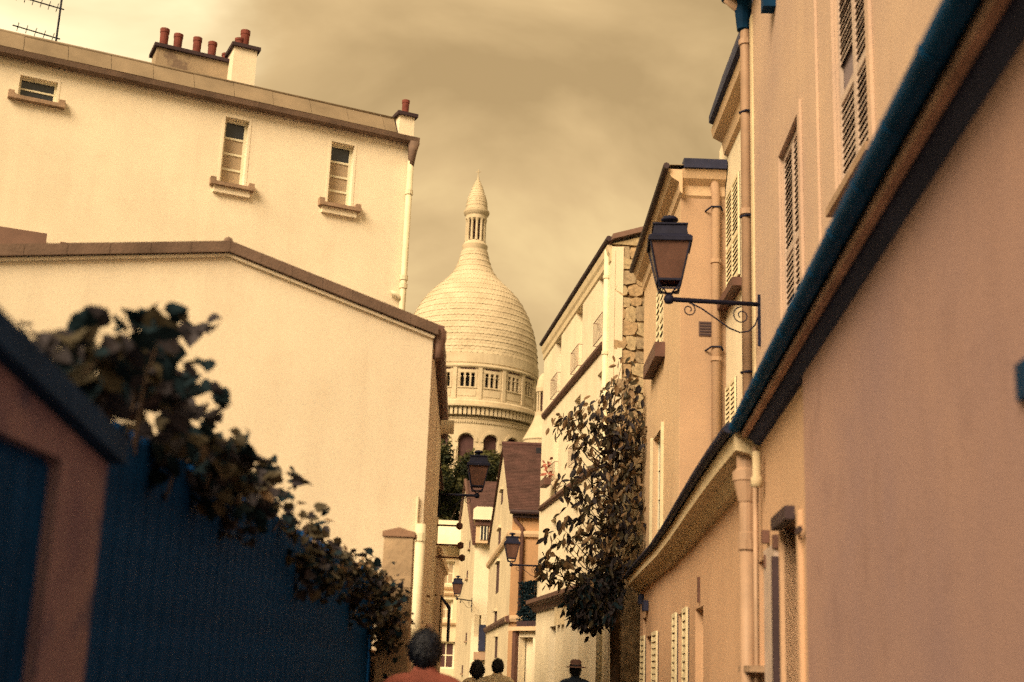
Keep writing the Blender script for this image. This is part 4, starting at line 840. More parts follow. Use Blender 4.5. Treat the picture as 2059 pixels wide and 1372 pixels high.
# ================================================================== THE DOMED CHURCH
DX, DY = -6.6, 200.0
ch_ = thing('domed_church', 'pale stone church dome with ringed courses and a columned lantern', 'church', (DX, DY, 0))
edge = [(1081, 741), (1080, 720), (1079, 703), (1071, 665), (1060, 636), (1041, 603), (1017, 580), (993, 556), (985, 532), (981, 515), (979, 505)]
pr_ = []
for px, py in edge:
    p = aty(px, py, DY); pr_.append((p.z, p.x - DX))
pr_.sort()
def rad(z):
    for (za_, ra), (zb_, rb) in zip(pr_, pr_[1:]):
        if z <= zb_: return ra + (rb - ra) * (z - za_) / (zb_ - za_)
    return pr_[-1][1]
def sm(z):                                                    # smoothed outline
    return sum(rad(min(max(z + k * 0.35, pr_[0][0]), pr_[-1][0])) for k in range(-4, 5)) / 9
A0_, A1_ = RAD(-185), RAD(5)                                   # the side of the rings that looks down the street
RD = pr_[0][1] + 0.05
zb0, zb1 = aty(943, 708, DY - RD).z, pr_[-1][0] - 0.25; NCO = 38
for i in range(NCO):
    za_, zb_ = zb0 + (zb1 - zb0) * i / NCO, zb0 + (zb1 - zb0) * (i + 1) / NCO
    m = MB(); ra, rb = sm(za_), sm(zb_); nst = 84 if ra > 6 else 52 if ra > 3.5 else 36
    lip = 0.10 if i % 2 == 0 else 0.045
    off = (i % 2) * 0.5
    for s in range(int(nst / 2) + 2):
        a = A0_ + (s + off) * 2 * math.pi / nst; b = a + 2 * math.pi / nst * 0.985; j = random.uniform(-0.02, 0.02)
        def P(r, t, z): return (DX + r * math.cos(t), DY + r * math.sin(t), z)
        mid = (a + b) / 2; zd_ = za_ - 0.03
        m.add([P(ra + lip + j, a, za_ + 0.05), P(ra + lip + j + 0.02, mid, zd_), P(ra + lip + j, b, za_ + 0.05), P(rb + 0.02, b, zb_ + 0.05), P(rb + 0.02, a, zb_ + 0.05), P(ra - 0.1, a, za_ + 0.05), P(ra - 0.1, b, za_ + 0.05), P(ra - 0.1, mid, zd_)],
              [(0, 1, 2, 3, 4), (0, 5, 7, 1), (1, 7, 6, 2), (2, 6, 3), (0, 4, 5)])
    part('stone_course', m, STONE, ch_)
part('dome_core', MB().lathe((DX, DY), [(sm(zb0 + (zb1 - zb0) * k / 40) - 0.05, zb0 + (zb1 - zb0) * k / 40) for k in range(41)], 64), STONE, ch_, smooth=True)
def zfr(py, r, px=943):                                        # height of a mark seen on the near side of a ring
    return aty(px, py, DY - r).z
zg1 = zfr(738, RD); zg0 = zfr(806, RD)
# band under the dome, cornice, gallery
part('dome_band', MB().lathe((DX, DY), [(sm(zb0) - 0.1, zb0 + 0.05), (RD + 0.15, zb0 - 0.05), (RD + 0.15, zg1 + 0.75), (RD + 0.05, zg1 + 0.7), (RD + 0.05, zg1 + 0.45), (RD - 0.3, zg1 + 0.4)], 72), STONE, ch_)
part('cornice', MB().lathe((DX, DY), [(RD - 0.2, zg1 - 0.12), (RD + 0.25, zg1 - 0.05), (RD + 0.38, zg1 + 0.12), (RD + 0.38, zg1 + 0.30), (RD + 0.1, zg1 + 0.46), (RD - 0.2, zg1 + 0.46)], 72), STONE, ch_)
NB = 18; bw_ = 2 * math.pi / NB
cp = EYEP - V((DX, DY, 0)); face = math.atan2(cp.y, cp.x)
circle = [(DX + RD * math.cos(RAD(t)), DY + RD * math.sin(RAD(t))) for t in range(-190, 14, 2)]
GFm = Fr(circle, -1)
def uang(t): return RD * (t - RAD(-190))
zw1, zw0 = zfr(748, RD), zfr(777, RD)
hol = []; cols = []
ph = GFm.on(990, 766)[0] / RD
for k in range(-8, 9):
    t = ph + k * bw_
    if 0.12 < t < RAD(190) and GFm.pt(RD * t).y < DY + 1:
        for q in (-1, 0, 1): hol.append((RD * t + q * 0.82 - 0.29, RD * t + q * 0.82 + 0.29, zw0, zw1 - 0.05))
        cols.append(RD * t)
part('gallery_wall', MB().wall(GFm, 0, GFm.L, zg0, zg1 - 0.1, hol, 0.8), STONE, ch_)
part('gallery_back', MB().lathe((DX, DY), [(RD - 0.8, zg0), (RD - 0.8, zg1)], 64), DARK, ch_)
for c_ in cols:
    m = MB(); m.fb(GFm, c_ - 1.42, c_ - 1.32, 0.004, 0.06, zw0 - 0.1, zw1 + 0.2); m.fb(GFm, c_ + 1.32, c_ + 1.42, 0.004, 0.06, zw0 - 0.1, zw1 + 0.2); m.fb(GFm, c_ - 1.45, c_ + 1.45, 0.004, 0.14, zw0 - 0.22, zw0 - 0.1)
    part('window_frame', m, STONE, ch_)
    for q in (-1, 0, 1):
        m = MB(); uq = c_ + q * 0.82                                # round heads and capitals of the small openings
        for sg in (-1, 1): m.fb(GFm, uq + sg * 0.27 - 0.10, uq + sg * 0.27 + 0.10, -0.3, 0.02, zw1 - 0.72, zw1 - 0.55)
        for sg in (-1, 1): m.add([GFm.pt(uq + sg * 0.28, -0.1, zw1 + 0.0), GFm.pt(uq + sg * 0.28, -0.1, zw1 - 0.38), GFm.pt(uq + sg * 0.20, -0.1, zw1 - 0.16), GFm.pt(uq, -0.1, zw1 - 0.03), GFm.pt(uq, -0.1, zw1 + 0.0)], [(0, 1, 2, 3, 4)])
        part('arch_head', m, STONE, ch_)
    part('cornice_shade_strip', MB().fb(GFm, c_ - 1.15, c_ + 1.15, 0.002, 0.03, zg1 - 0.32, zg1 - 0.13), DARKBR, ch_)  # dark strip painting the shadow line under the cornice
    part('bay_pier', MB().fb(GFm, c_ + RD * bw_ / 2 - 0.28, c_ + RD * bw_ / 2 + 0.28, 0.004, 0.22, zg0 + 0.3, zg1 - 0.06), STONE, ch_)
    part('panel', MB().fb(GFm, c_ - 1.3, c_ + 1.3, 0.004, 0.07, zg0 + 0.75, zw0 - 0.55), STONE, ch_)
zm1 = zfr(818, RD + 0.6); zm0 = zfr(836, RD + 0.3)
part('ledge', MB().lathe((DX, DY), [(RD - 0.1, zg0 + 0.42), (RD + 0.18, zg0 + 0.40), (RD + 0.18, zg0 + 0.2), (RD + 0.6, zg0 - 0.1), (RD + 0.6, zm1 + 0.40), (RD + 1.3, zm1 + 0.34), (RD + 1.3, zm1 + 0.06), (RD + 1.1, zm1 + 0.0), (RD - 0.4, zm1 - 0.01)], 72), STONE, ch_)
part('frieze', MB().lathe((DX, DY), [(RD - 0.5, zm1), (RD - 0.5, zm0 - 0.1), (RD + 0.12, zm0 - 0.15), (RD + 0.12, zm0 - 0.35), (RD + 0.02, zm0 - 0.40)], 72), DARKBR if False else STONE, ch_)
NM = 58; bx_ = MB(); bx_.box((-0.22, -0.8, -0.5), (0.22, 0.5, 0.62)); mme = bx_.mesh('modillion'); mme.materials.append(STONE)
for k in range(NM):
    t = RAD(-186) + k * RAD(192) / NM; r = RD + 0.0
    place('modillion', mme, ch_, (DX + r * math.cos(t), DY + r * math.sin(t), (zm0 + zm1) / 2), (0, 0, t + math.pi / 2))
bx_ = MB(); bx_.box((-0.09, -0.16, -0.17), (0.09, 0.02, 0.17)); dme = bx_.mesh('dentil'); dme.materials.append(STONE)
zd0 = zfr(848, RD)
for k in range(110):
    t = RAD(-186) + k * RAD(192) / 110; place('dentil', dme, ch_, (DX + (RD + 0.02) * math.cos(t), DY + (RD + 0.02) * math.sin(t), zd0), (0, 0, t + math.pi / 2))
# arcade of tall round-headed openings below
za1 = zm0 - 0.3; za0 = zfr(1000, RD); zs1 = zfr(872, RD); ph2 = GFm.on(937, 890)[0] / RD; hol = []; arcs = []
hw = 1.18
for k in range(-8, 9):
    t = ph2 + k * bw_
    if 0.12 < t < RAD(190) and GFm.pt(RD * t).y < DY + 1: hol.append((RD * t - hw, RD * t + hw, za0 + 1, zs1)); arcs.append(RD * t)
part('arcade_wall', MB().wall(GFm, 0, GFm.L, za0, za1, hol, 0.7), STONE, ch_)
part('arcade_back', MB().lathe((DX, DY), [(RD - 0.7, za0), (RD - 0.7, za1)], 64), DARKBR, ch_)
for c_ in arcs:
    for sg in (-1, 1):
        m = MB(); pts = [(c_ + sg * hw, zs1)] + [(c_ + sg * hw * math.cos(RAD(a)), zs1 - hw + hw * math.sin(RAD(a))) for a in range(0, 91, 10)]
        m.add([GFm.pt(u, -0.05, z) for u, z in pts], [tuple(range(len(pts)))]); part('spandrel', m, STONE, ch_)
    m = MB(); ri, ro_ = hw + 0.12, hw + 0.50
    for a in range(0, 180, 10):
        q = [(c_ + r * math.cos(RAD(x)), zs1 - hw + r * math.sin(RAD(x))) for r, x in ((ri, a), (ro_, a), (ro_, a + 10), (ri, a + 10))]
        m.hexa([GFm.pt(u, 0.003, z) for u, z in q] + [GFm.pt(u, 0.14, z) for u, z in q])
    part('arch_moulding', m, STONE, ch_)
    m = MB(); m.fb(GFm, c_ + hw + 0.15, c_ + RD * bw_ - hw - 0.15, 0.003, 0.2, zfr(905, RD), zfr(898, RD)); part('impost', m, STONE, ch_)
    for q in (-0.45, 0, 0.45):
        p = GFm.pt(c_ + RD * bw_ / 2 + q, 0.12, 0); part('baluster', MB().lathe((p.x, p.y), [(0.10, zfr(925, RD)), (0.14, zfr(917, RD)), (0.07, zfr(910, RD)), (0.11, zfr(905, RD))], 8), STONE, ch_)
# lower drum to the ground
part('drum_base', MB().lathe((DX, DY), [(RD + 0.6, 0), (RD + 0.6, za0), (RD - 0.3, za0 + 0.05)], 48), STONE, ch_)
# lantern
def axz(py): return aty(959, py, DY).z
rl = 20 * 0.0805
part('lantern_base', MB().lathe((DX, DY), [(1.9, zb1 - 0.1), (2.05, axz(500)), (2.1, axz(496)), (1.9, axz(493)), (1.75, axz(490)), (1.6, axz(488)), (0, axz(488))], 40), STONE, ch_)
part('lantern_core', MB().lathe((DX, DY), [(0.95, axz(489)), (0.95, axz(440))], 24), DARKBR, ch_)
for k in range(12):
    t = k * math.pi / 6 + 0.13; c = (DX + 1.48 * math.cos(t), DY + 1.48 * math.sin(t))
    part('column', MB().lathe(c, [(0.26, axz(488)), (0.24, axz(485)), (0.21, axz(483)), (0.19, axz(450)), (0.28, axz(446)), (0.30, axz(443))], 10), STONE, ch_)
part('lantern_cornice', MB().lathe((DX, DY), [(0.9, axz(446)), (1.75, axz(444)), (1.75, axz(437)), (1.95, axz(434)), (2.12, axz(430)), (2.12, axz(427)), (1.75, axz(425))], 40), STONE, ch_)
sp = [(1.78, 425), (1.68, 410), (1.5, 400), (1.18, 390), (0.85, 378), (0.55, 370), (0.25, 363), (0.0, 361)]
for (r0, p0), (r1, p1) in zip(sp, sp[1:]):
    m = MB(); nst = 20
    for j in range(2):
        f0_, f1_ = j / 2, (j + 1) / 2; rA = r0 + (r1 - r0) * f0_; rB = r0 + (r1 - r0) * f1_; zA = axz(p0 + (p1 - p0) * f0_); zB = axz(p0 + (p1 - p0) * f1_)
        m.lathe((DX, DY), [(max(rA - 0.05, 0), zA), (rA + 0.05, zA + 0.01), (rB, zB + 0.02)], 32)
    part('spire_course', m, STONE, ch_)
part('cross', MB().tube([(DX, DY, axz(363)), (DX, DY, axz(354)), (DX, DY, axz(341))], [0.2, 0.09, 0.07], 6).tube([(DX - 0.4, DY, axz(346)), (DX + 0.4, DY, axz(346))], 0.07, 6), STONE, ch_)
part('roof_hatch', MB().box((DX - 4.3, DY - RD - 0.2, zfr(715, RD) - 0.1), (DX - 3.6, DY - RD + 1.6, zfr(709, RD) + 0.1)), DKBROWN, ch_)
# corner turret beside the drum
tx = aty(1091, 800, 183); m_ = (tx.x, 183)
tu = thing('church_turret', 'small pale stone turret beside the church drum', 'turret', (tx.x, 183, 0))
def tz(py): return aty(1087, py, 183).z
part('turret_wall', MB().lathe(m_, [(2.6, 0), (2.6, tz(890)), (2.75, tz(887)), (2.0, tz(868)), (1.35, tz(850)), (1.05, tz(838)), (1.05, tz(830)), (0.55, tz(829))], 28), STONE, tu)
part('turret_core', MB().lathe(m_, [(0.45, tz(832)), (0.45, tz(790))], 12), DARKBR, tu)
for k in range(8): t = k * math.pi / 4 + 0.2; part('column', MB().lathe((m_[0] + 0.72 * math.cos(t), 183 + 0.72 * math.sin(t)), [(0.14, tz(831)), (0.12, tz(796)), (0.19, tz(790))], 8), STONE, tu)
part('turret_roof', MB().lathe(m_, [(0.5, tz(791)), (0.98, tz(789)), (1.0, tz(781)), (0.92, tz(778)), (0.8, tz(766)), (0.5, tz(757)), (0.2, tz(752)), (0, tz(750))], 20), STONE, tu)

# ================================================================== STREET LAMPS
def lamp(knob, wall, s, label, yaw=0.0, scrolls=True):
    """square lantern standing on an iron arm; knob is the arm's end, wall the point of the wall plate"""
    knob, wall = V(knob), V(wall); arm = (wall - knob); arm.z = 0; L = arm.length; a = arm.normalized()
    L_ = thing('street_lamp', label, 'street lamp', wall, group='square lanterns on wall brackets')
    part('wall_plate', MB().tube([wall + V((0, 0, 0.14 * s)), wall - V((0, 0, 0.60 * s))], 0.026 * s, 6), IRON, L_)
    part('arm', MB().tube([wall, knob + V((0, 0, 0)), knob - a * 0.03], [0.032 * s, 0.036 * s, 0.036 * s], 8), IRON, L_, smooth=True)
    part('knob', MB().lathe((knob.x, knob.y), [(0, knob.z - 0.075 * s), (0.055 * s, knob.z - 0.055 * s), (0.075 * s, knob.z), (0.06 * s, knob.z + 0.045 * s), (0.03 * s, knob.z + 0.075 * s), (0, knob.z + 0.08 * s)], 12), IRON, L_, smooth=True)
    if scrolls:
        def w(t, z): return knob + a * (L * t) + V((0, 0, z * s))
        pts = [w(0.22, -0.02), w(0.36, -0.10), w(0.52, -0.23), w(0.66, -0.35), w(0.78, -0.405), w(0.88, -0.38), w(0.95, -0.28), w(0.985, -0.16)]
        sc = part('scroll', MB().tube(pts, 0.011 * s, 5), IRON, L_, smooth=True)
        for cx_, cz_, r0, d_ in ((0.22, -0.13, 0.10, 1), (0.80, -0.16, 0.13, -1)):
            sp_ = []
            for k in range(22):
                t = k / 21 * 4.2 * math.pi / 1.5; r = r0 * (1 - 0.035 * k); sp_.append(w(cx_ + d_ * r * math.sin(t) / (L / s), cz_ + r * math.cos(t)))
            part('scroll_curl', MB().tube(sp_, 0.009 * s, 5), IRON, sc, smooth=True)
    cy, sy = math.cos(yaw), math.sin(yaw); O = knob
    def q(x, y, z): return O + V((x * cy - y * sy, x * sy + y * cy, z)) * s
    C4 = ((-1, -1), (1, -1), (1, 1), (-1, 1))
    cr = part('cradle', MB(), IRON, L_) if False else None
    m = MB()
    for sx, sy_ in C4: m.tube([q(0.01 * sx, 0.01 * sy_, 0.05), q(0.05 * sx, 0.05 * sy_, 0.10), q(0.13 * sx, 0.13 * sy_, 0.17), q(0.155 * sx, 0.155 * sy_, 0.23)], 0.012 * s, 5)
    part('cradle', m, IRON, L_)
    zb_, zt_2, wb_, wt_ = 0.25, 0.78, 0.165, 0.275
    m = MB()
    for zz, ww, hh_, tt in ((0.115, 0.135, 0.02, 0.022), (zb_ - 0.02, wb_ + 0.008, 0.03, 0.03), (zt_2 - 0.01, wt_ + 0.03, 0.05, 0.045)):
        for k in range(4):
            A, B = C4[k], C4[(k + 1) % 4]; i = (ww - tt) / ww
            m.hexa([q(A[0] * ww, A[1] * ww, zz), q(B[0] * ww, B[1] * ww, zz), q(B[0] * ww * i, B[1] * ww * i, zz), q(A[0] * ww * i, A[1] * ww * i, zz), q(A[0] * ww, A[1] * ww, zz + hh_), q(B[0] * ww, B[1] * ww, zz + hh_), q(B[0] * ww * i, B[1] * ww * i, zz + hh_), q(A[0] * ww * i, A[1] * ww * i, zz + hh_)])
    for sx, sy_ in C4:
        m.tube([q(sx * wb_, sy_ * wb_, zb_), q(sx * wt_, sy_ * wt_, zt_2)], 0.015 * s, 5)
        m.tube([q(sx * 0.135, sy_ * 0.135, 0.12), q(sx * wb_, sy_ * wb_, zb_)], 0.010 * s, 4)
    part('lantern_frame', m, IRON, L_)
    for k in range(4):
        A, B = C4[k], C4[(k + 1) % 4]; p = MB(); pts = [q(A[0] * wb_ * .98, A[1] * wb_ * .98, zb_), q(B[0] * wb_ * .98, B[1] * wb_ * .98, zb_), q(B[0] * wt_ * .98, B[1] * wt_ * .98, zt_2), q(A[0] * wt_ * .98, A[1] * wt_ * .98, zt_2)]
        nn_ = (pts[1] - pts[0]).cross(pts[3] - pts[0]).normalized() * 0.006; p.hexa(pts + [x - nn_ for x in pts]); part('pane', p, PANE, L_)
    prof = [(wt_ + 0.032, zt_2 + 0.041), (wt_ + 0.01, zt_2 + 0.07), (wt_ - 0.03, zt_2 + 0.10), (wt_ - 0.045, zt_2 + 0.18), (wt_ - 0.05, zt_2 + 0.235), (wt_ - 0.03, zt_2 + 0.24), (wt_ - 0.03, zt_2 + 0.262), (0.06, zt_2 + 0.30)]
    m = MB()
    for (r0, z0), (r1, z1) in zip(prof, prof[1:]):
        for k in range(4):
            A, B = C4[k], C4[(k + 1) % 4]; m.quad(q(A[0] * r0, A[1] * r0, z0), q(B[0] * r0, B[1] * r0, z0), q(B[0] * r1, B[1] * r1, z1), q(A[0] * r1, A[1] * r1, z1))
    part('hood', m, IRON, L_)
    c0 = q(0, 0, 0); z0 = c0.z
    part('finial', MB().lathe((c0.x, c0.y), [(0.06 * s, z0 + (zt_2 + 0.29) * s), (0.04 * s, z0 + (zt_2 + 0.33) * s), (0.05 * s, z0 + (zt_2 + 0.35) * s), (0.115 * s, z0 + (zt_2 + 0.36) * s), (0.125 * s, z0 + (zt_2 + 0.385) * s), (0.10 * s, z0 + (zt_2 + 0.42) * s), (0.03 * s, z0 + (zt_2 + 0.435) * s), (0, z0 + (zt_2 + 0.44) * s)], 14), IRON, L_, smooth=True)
    return L_
kz = aty(1345, 602, 16.2); wz = aty(1520, 607, 16.2)
lamp((kz.x, 16.2, kz.z), (R3.pt(R3.on(1520, 605)[0]).x - 0.03, 16.35, kz.z + 0.02), 0.94, 'large square lantern on a scrolled bracket in front of the tan corner house', RAD(-4))
kz = aty(959, 997, 31.5); lamp((kz.x, 31.5, kz.z), (LR.pt(12).x + 0.02, 31.5, kz.z), 0.92, 'lantern reaching from the left wall in front of the dark trees', RAD(3))
kz = aty(1028, 1136, 42.6); p = YF.pt(YF.L - 0.9, 0.03, kz.z); lamp((kz.x, 42.6, kz.z), (p.x, p.y, kz.z), 0.86, 'lantern in front of the orange house front', RAD(3))
kz = aty(919, 1204, 60.5); lamp((kz.x, 60.5, kz.z), (H2S.pt(0).x - 0.02, 62.1, kz.z), 0.86, 'smallest lantern, far down the lane on the narrow gable house', RAD(3))

# ================================================================== PLANTS
def leafmesh(kind, mt, seed):
    r = random.Random(seed); m = MB()
    if kind == 'vine':                                        # broad heart-shaped leaf, folded on its midrib
        o = [(0, 0), (0.34, -0.12), (0.52, 0.16), (0.47, 0.45), (0.24, 0.74), (0, 1.0)]
    else:                                                     # long magnolia leaf
        o = [(0, 0), (0.13, 0.12), (0.21, 0.38), (0.19, 0.66), (0.09, 0.88), (0, 1.0)]
    mid = [(0, 0.0, 0), (0, 0.2, -0.03), (0, 0.5, -0.06), (0, 0.78, -0.03), (0, 1.0, 0.04 * r.uniform(-3, 1))]
    vs = []; cup = r.uniform(0.05, 0.3)
    for sx in (-1, 1): vs += [(sx * x, y, abs(x) * cup + r.uniform(-.03, .03) - 0.1 * y * y) for x, y in o]
    vs += [(x, y, z - 0.1 * y * y) for x, y, z in mid]
    fs = []
    for b in (0, 6): fs += [(b, b + 1, 12), (b + 1, b + 2, 13, 12), (b + 2, b + 3, 14, 13), (b + 3, b + 4, 15, 14), (b + 4, b + 5, 16, 15)]
    m.add(vs, fs); me = m.mesh('leaf'); me.materials.append(mt); return me
def rot_of(d, roll):
    q = V(d).to_track_quat('Y', 'Z'); return (q.to_matrix() @ Matrix.Rotation(roll, 3, 'Y')).to_euler()
def bake(mb, me, loc, rot, s):
    R = rot.to_matrix(); mb.add([V(loc) + R @ (v.co * s) for v in me.vertices], [tuple(p.vertices) for p in me.polygons])
# --- climber over the fence
VL = [leafmesh('vine', mt, k) for k, mt in enumerate((LEAFB, LEAFD, LEAFD, LEAFB, LEAFM, LEAFM, LEAFL))]
cl = thing('climbing_plant', 'dark leafy climber spilling over the navy fence', 'climbing plant', FF.pt(FF.L / 2, 0.0, 0))
def top_h(u):                                                  # how far the climber stands above the fence
    k = u / FF.L
    pts = [(-0.25, 0.0), (-0.08, 0.16), (0.0, 0.30), (0.03, 0.46), (0.07, 0.36), (0.10, 0.40), (0.125, 0.12), (0.18, 0.24), (0.24, 0.15), (0.34, 0.18), (0.42, 0.25), (0.45, 0.03), (0.6, 0.0), (0.8, 0.0), (1.1, -0.05)]
    for (a, b), (c, d) in zip(pts, pts[1:]):
        if k <= c: return b + (d - b) * (k - a) / (c - a)
    return pts[-1][1]
rnd = random.Random(11); mass = {mt.name: MB() for mt in (LEAFB, LEAFD, LEAFM, LEAFL)}; singles = 0
mats_ = {mt.name: mt for mt in (LEAFB, LEAFD, LEAFM, LEAFL)}
def put(loc, s, lightness, single_ok):
    global singles
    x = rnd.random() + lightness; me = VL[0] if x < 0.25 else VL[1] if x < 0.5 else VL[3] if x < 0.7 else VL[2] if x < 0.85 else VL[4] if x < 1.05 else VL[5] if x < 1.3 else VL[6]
    d = V((rnd.gauss(0.3, 0.6), rnd.gauss(-0.3, 0.6), rnd.gauss(-0.35, 0.5))); ro = rot_of(d, rnd.uniform(-1.2, 1.2))
    if single_ok and singles < 290:
        place('leaf', me, cl, loc, ro, (s, s, s)); singles += 1
    else: bake(mass[me.materials[0].name], me, loc, ro, s)
stems = MB()
for i in range(84):                                           # shoots that stand up from the mass
    u = rnd.uniform(-0.6, FF.L * 0.45) if i < 58 else rnd.uniform(FF.L * 0.5, FF.L * 0.95); h = top_h(u)
    p = FF.pt(u, rnd.uniform(-0.25, 0.12), 2.3); q = p + V((rnd.gauss(0.02, 0.10), rnd.gauss(0.02, 0.12), 0.06 + max(h, 0.12) * rnd.uniform(0.5, 1.3)))
    md = (p + q) / 2 + V((rnd.gauss(0, 0.03), rnd.gauss(0, 0.03), 0.03)); stems.tube([p, md, q], [0.006, 0.004, 0.002], 4)
    for k in range(rnd.randint(4, 7)):
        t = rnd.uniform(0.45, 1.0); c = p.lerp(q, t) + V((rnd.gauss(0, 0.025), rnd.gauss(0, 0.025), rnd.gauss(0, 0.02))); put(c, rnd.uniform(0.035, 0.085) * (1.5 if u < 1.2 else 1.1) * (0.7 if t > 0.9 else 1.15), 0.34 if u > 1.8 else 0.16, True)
part('stems', stems, BARK, cl, stuff=True)
CLU = [(100, 680, 24), (140, 690, 26), (230, 655, 26), (270, 632, 16), (345, 650, 9), (320, 735, 24), (200, 715, 36), (260, 735, 48), (290, 790, 34), (335, 775, 26), (250, 800, 58), (320, 865, 55), (378, 832, 24), (350, 905, 48), (402, 880, 36), (300, 930, 65), (420, 935, 52), (478, 950, 46), (520, 948, 28), (540, 972, 32), (460, 1000, 56), (520, 1030, 36), (380, 985, 60),
    (572, 1112, 34), (620, 1118, 36), (660, 1135, 42), (700, 1165, 46), (740, 1185, 42), (780, 1205, 40), (640, 1172, 46), (700, 1222, 46), (760, 1242, 46), (800, 1240, 30), (590, 1152, 36), (780, 1290, 26), (552, 1078, 22), (440, 1050, 50), (560, 1050, 16), (820, 1200, 20)]
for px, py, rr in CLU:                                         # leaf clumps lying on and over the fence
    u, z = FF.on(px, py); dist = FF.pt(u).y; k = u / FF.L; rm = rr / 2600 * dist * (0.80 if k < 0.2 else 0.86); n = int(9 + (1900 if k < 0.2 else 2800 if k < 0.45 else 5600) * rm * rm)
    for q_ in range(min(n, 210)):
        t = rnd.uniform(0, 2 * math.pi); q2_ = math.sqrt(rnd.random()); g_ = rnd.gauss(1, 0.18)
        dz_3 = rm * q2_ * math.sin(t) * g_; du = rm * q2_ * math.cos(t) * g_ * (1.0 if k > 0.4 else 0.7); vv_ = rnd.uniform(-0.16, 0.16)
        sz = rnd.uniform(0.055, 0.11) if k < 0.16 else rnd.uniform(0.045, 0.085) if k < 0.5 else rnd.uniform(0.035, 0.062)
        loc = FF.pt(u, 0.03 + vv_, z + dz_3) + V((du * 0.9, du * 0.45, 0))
        put(loc, sz, (0.10 if k < 0.2 else 0.24 if k < 0.5 else 0.34) + (0.22 if dz_3 > 0.5 * rm else -0.18 if dz_3 < -0.3 * rm else 0), False)  # paler leaves on clump tops, darker below: highlight and shade put into leaf colour
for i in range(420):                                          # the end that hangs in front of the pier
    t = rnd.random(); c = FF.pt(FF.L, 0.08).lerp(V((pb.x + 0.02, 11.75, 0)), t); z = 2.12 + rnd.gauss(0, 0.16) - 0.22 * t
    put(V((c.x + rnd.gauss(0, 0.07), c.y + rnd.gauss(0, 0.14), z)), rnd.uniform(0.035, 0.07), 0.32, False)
for nme, mb in mass.items():
    if mb.v: part('foliage', mb, mats_[nme], cl, stuff=True)
# --- big-leaved tree against the cream house
T0 = V((2.75, 31.0, 0))
tr_ = thing('magnolia_tree', 'large-leaved evergreen tree leaning over the lane beside the cream house', 'tree', T0)
trunk = MB(); trunk.tube([T0, T0 + V((-0.1, -0.1, 2.5)), V((2.55, 30.9, 4.6)), V((2.5, 30.9, 6.5)), V((2.45, 30.9, 8.2))], [0.13, 0.11, 0.09, 0.06, 0.03], 8)
rnd = random.Random(5); ML = [leafmesh('mag', mt, 40 + k) for k, mt in enumerate((LEAFD, LEAFB, LEAFD, LEAFM, LEAFM, LEAFL))]
mass = {mt.name: MB() for mt in (LEAFB, LEAFD, LEAFM, LEAFL)}; singles = 0; twigs = MB()
def mag(loc, s, light, one):
    global singles
    x = rnd.random() + light + 0.22; me = ML[1] if x < 0.22 else ML[0] if x < 0.5 else ML[2] if x < 0.72 else ML[3] if x < 0.88 else ML[4] if x < 1.0 else ML[5]  # paler leaf mix stands in for sunlit foliage, light put into colour
    d = V((rnd.gauss(-0.2, 0.5), rnd.gauss(-0.2, 0.5), rnd.gauss(-0.75, 0.45))); ro = rot_of(d, rnd.uniform(-1.3, 1.3))
    if one and singles < 290: place('leaf', me, tr_, loc, ro, (s, s, s)); singles += 1
    else: bake(mass[me.materials[0].name], me, loc, ro, s)
def whorl(px, py, y, n, s, light, one, spread=0.14):
    c = aty(px, py, y)
    for k in range(n): mag(c + V((rnd.gauss(0, spread), rnd.gauss(0, spread), rnd.gauss(0, spread * 0.7))), s * rnd.uniform(0.75, 1.2), light, one)
    return c
tip_pts = [(1250, 735), (1270, 760), (1240, 775), (1262, 800), (1222, 775), (1275, 840), (1248, 835), (1215, 800), (1180, 822), (1160, 830), (1138, 835), (1205, 830), (1195, 850), (1165, 862), (1140, 868), (1172, 885), (1200, 880), (1225, 870), (1180, 905), (1152, 900),
    (1215, 905), (1242, 890), (1266, 895), (1150, 965), (1172, 950), (1140, 985), (1165, 990), (1195, 975), (1218, 955), (1192, 1003), (1215, 1010), (1240, 985), (1265, 975), (1150, 1045), (1165, 1042), (1185, 1040), (1205, 1055), (1230, 1040), (1120, 1082), (1140, 1090), (1160, 1080),
    (1185, 1085), (1128, 850), (1150, 845), (1190, 812), (1155, 925), (1130, 970), (1175, 1015), (1130, 1060), (1105, 1130), (1098, 1158), (1115, 1115), (1132, 1125), (1148, 1128), (1168, 1120), (1190, 1120), (1092, 1145), (1105, 1150), (1124, 1158), (1140, 1152), (1160, 1155), (1180, 1150), (1205, 1100), (1225, 1090), (1215, 1130)]
for px, py in tip_pts:
    y = 30.6 - (1250 - px) / 160.0 * 1.2 + rnd.uniform(-0.3, 0.3)
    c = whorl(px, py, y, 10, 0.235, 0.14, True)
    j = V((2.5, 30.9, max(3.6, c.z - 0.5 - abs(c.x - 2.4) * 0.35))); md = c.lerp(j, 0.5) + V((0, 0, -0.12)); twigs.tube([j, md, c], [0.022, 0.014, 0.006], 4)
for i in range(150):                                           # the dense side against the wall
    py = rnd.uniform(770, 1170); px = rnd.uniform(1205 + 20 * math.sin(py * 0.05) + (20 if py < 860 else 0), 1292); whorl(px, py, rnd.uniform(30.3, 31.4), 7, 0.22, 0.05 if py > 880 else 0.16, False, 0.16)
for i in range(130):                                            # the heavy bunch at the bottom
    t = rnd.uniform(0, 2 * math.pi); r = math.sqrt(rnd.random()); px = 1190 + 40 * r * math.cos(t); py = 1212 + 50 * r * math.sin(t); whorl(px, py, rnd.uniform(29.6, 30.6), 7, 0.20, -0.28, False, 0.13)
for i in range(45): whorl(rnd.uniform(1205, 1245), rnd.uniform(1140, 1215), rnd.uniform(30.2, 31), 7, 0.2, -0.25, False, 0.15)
part('trunk', trunk, BARK, tr_, smooth=True); part('branches', twigs, BARK, tr_)
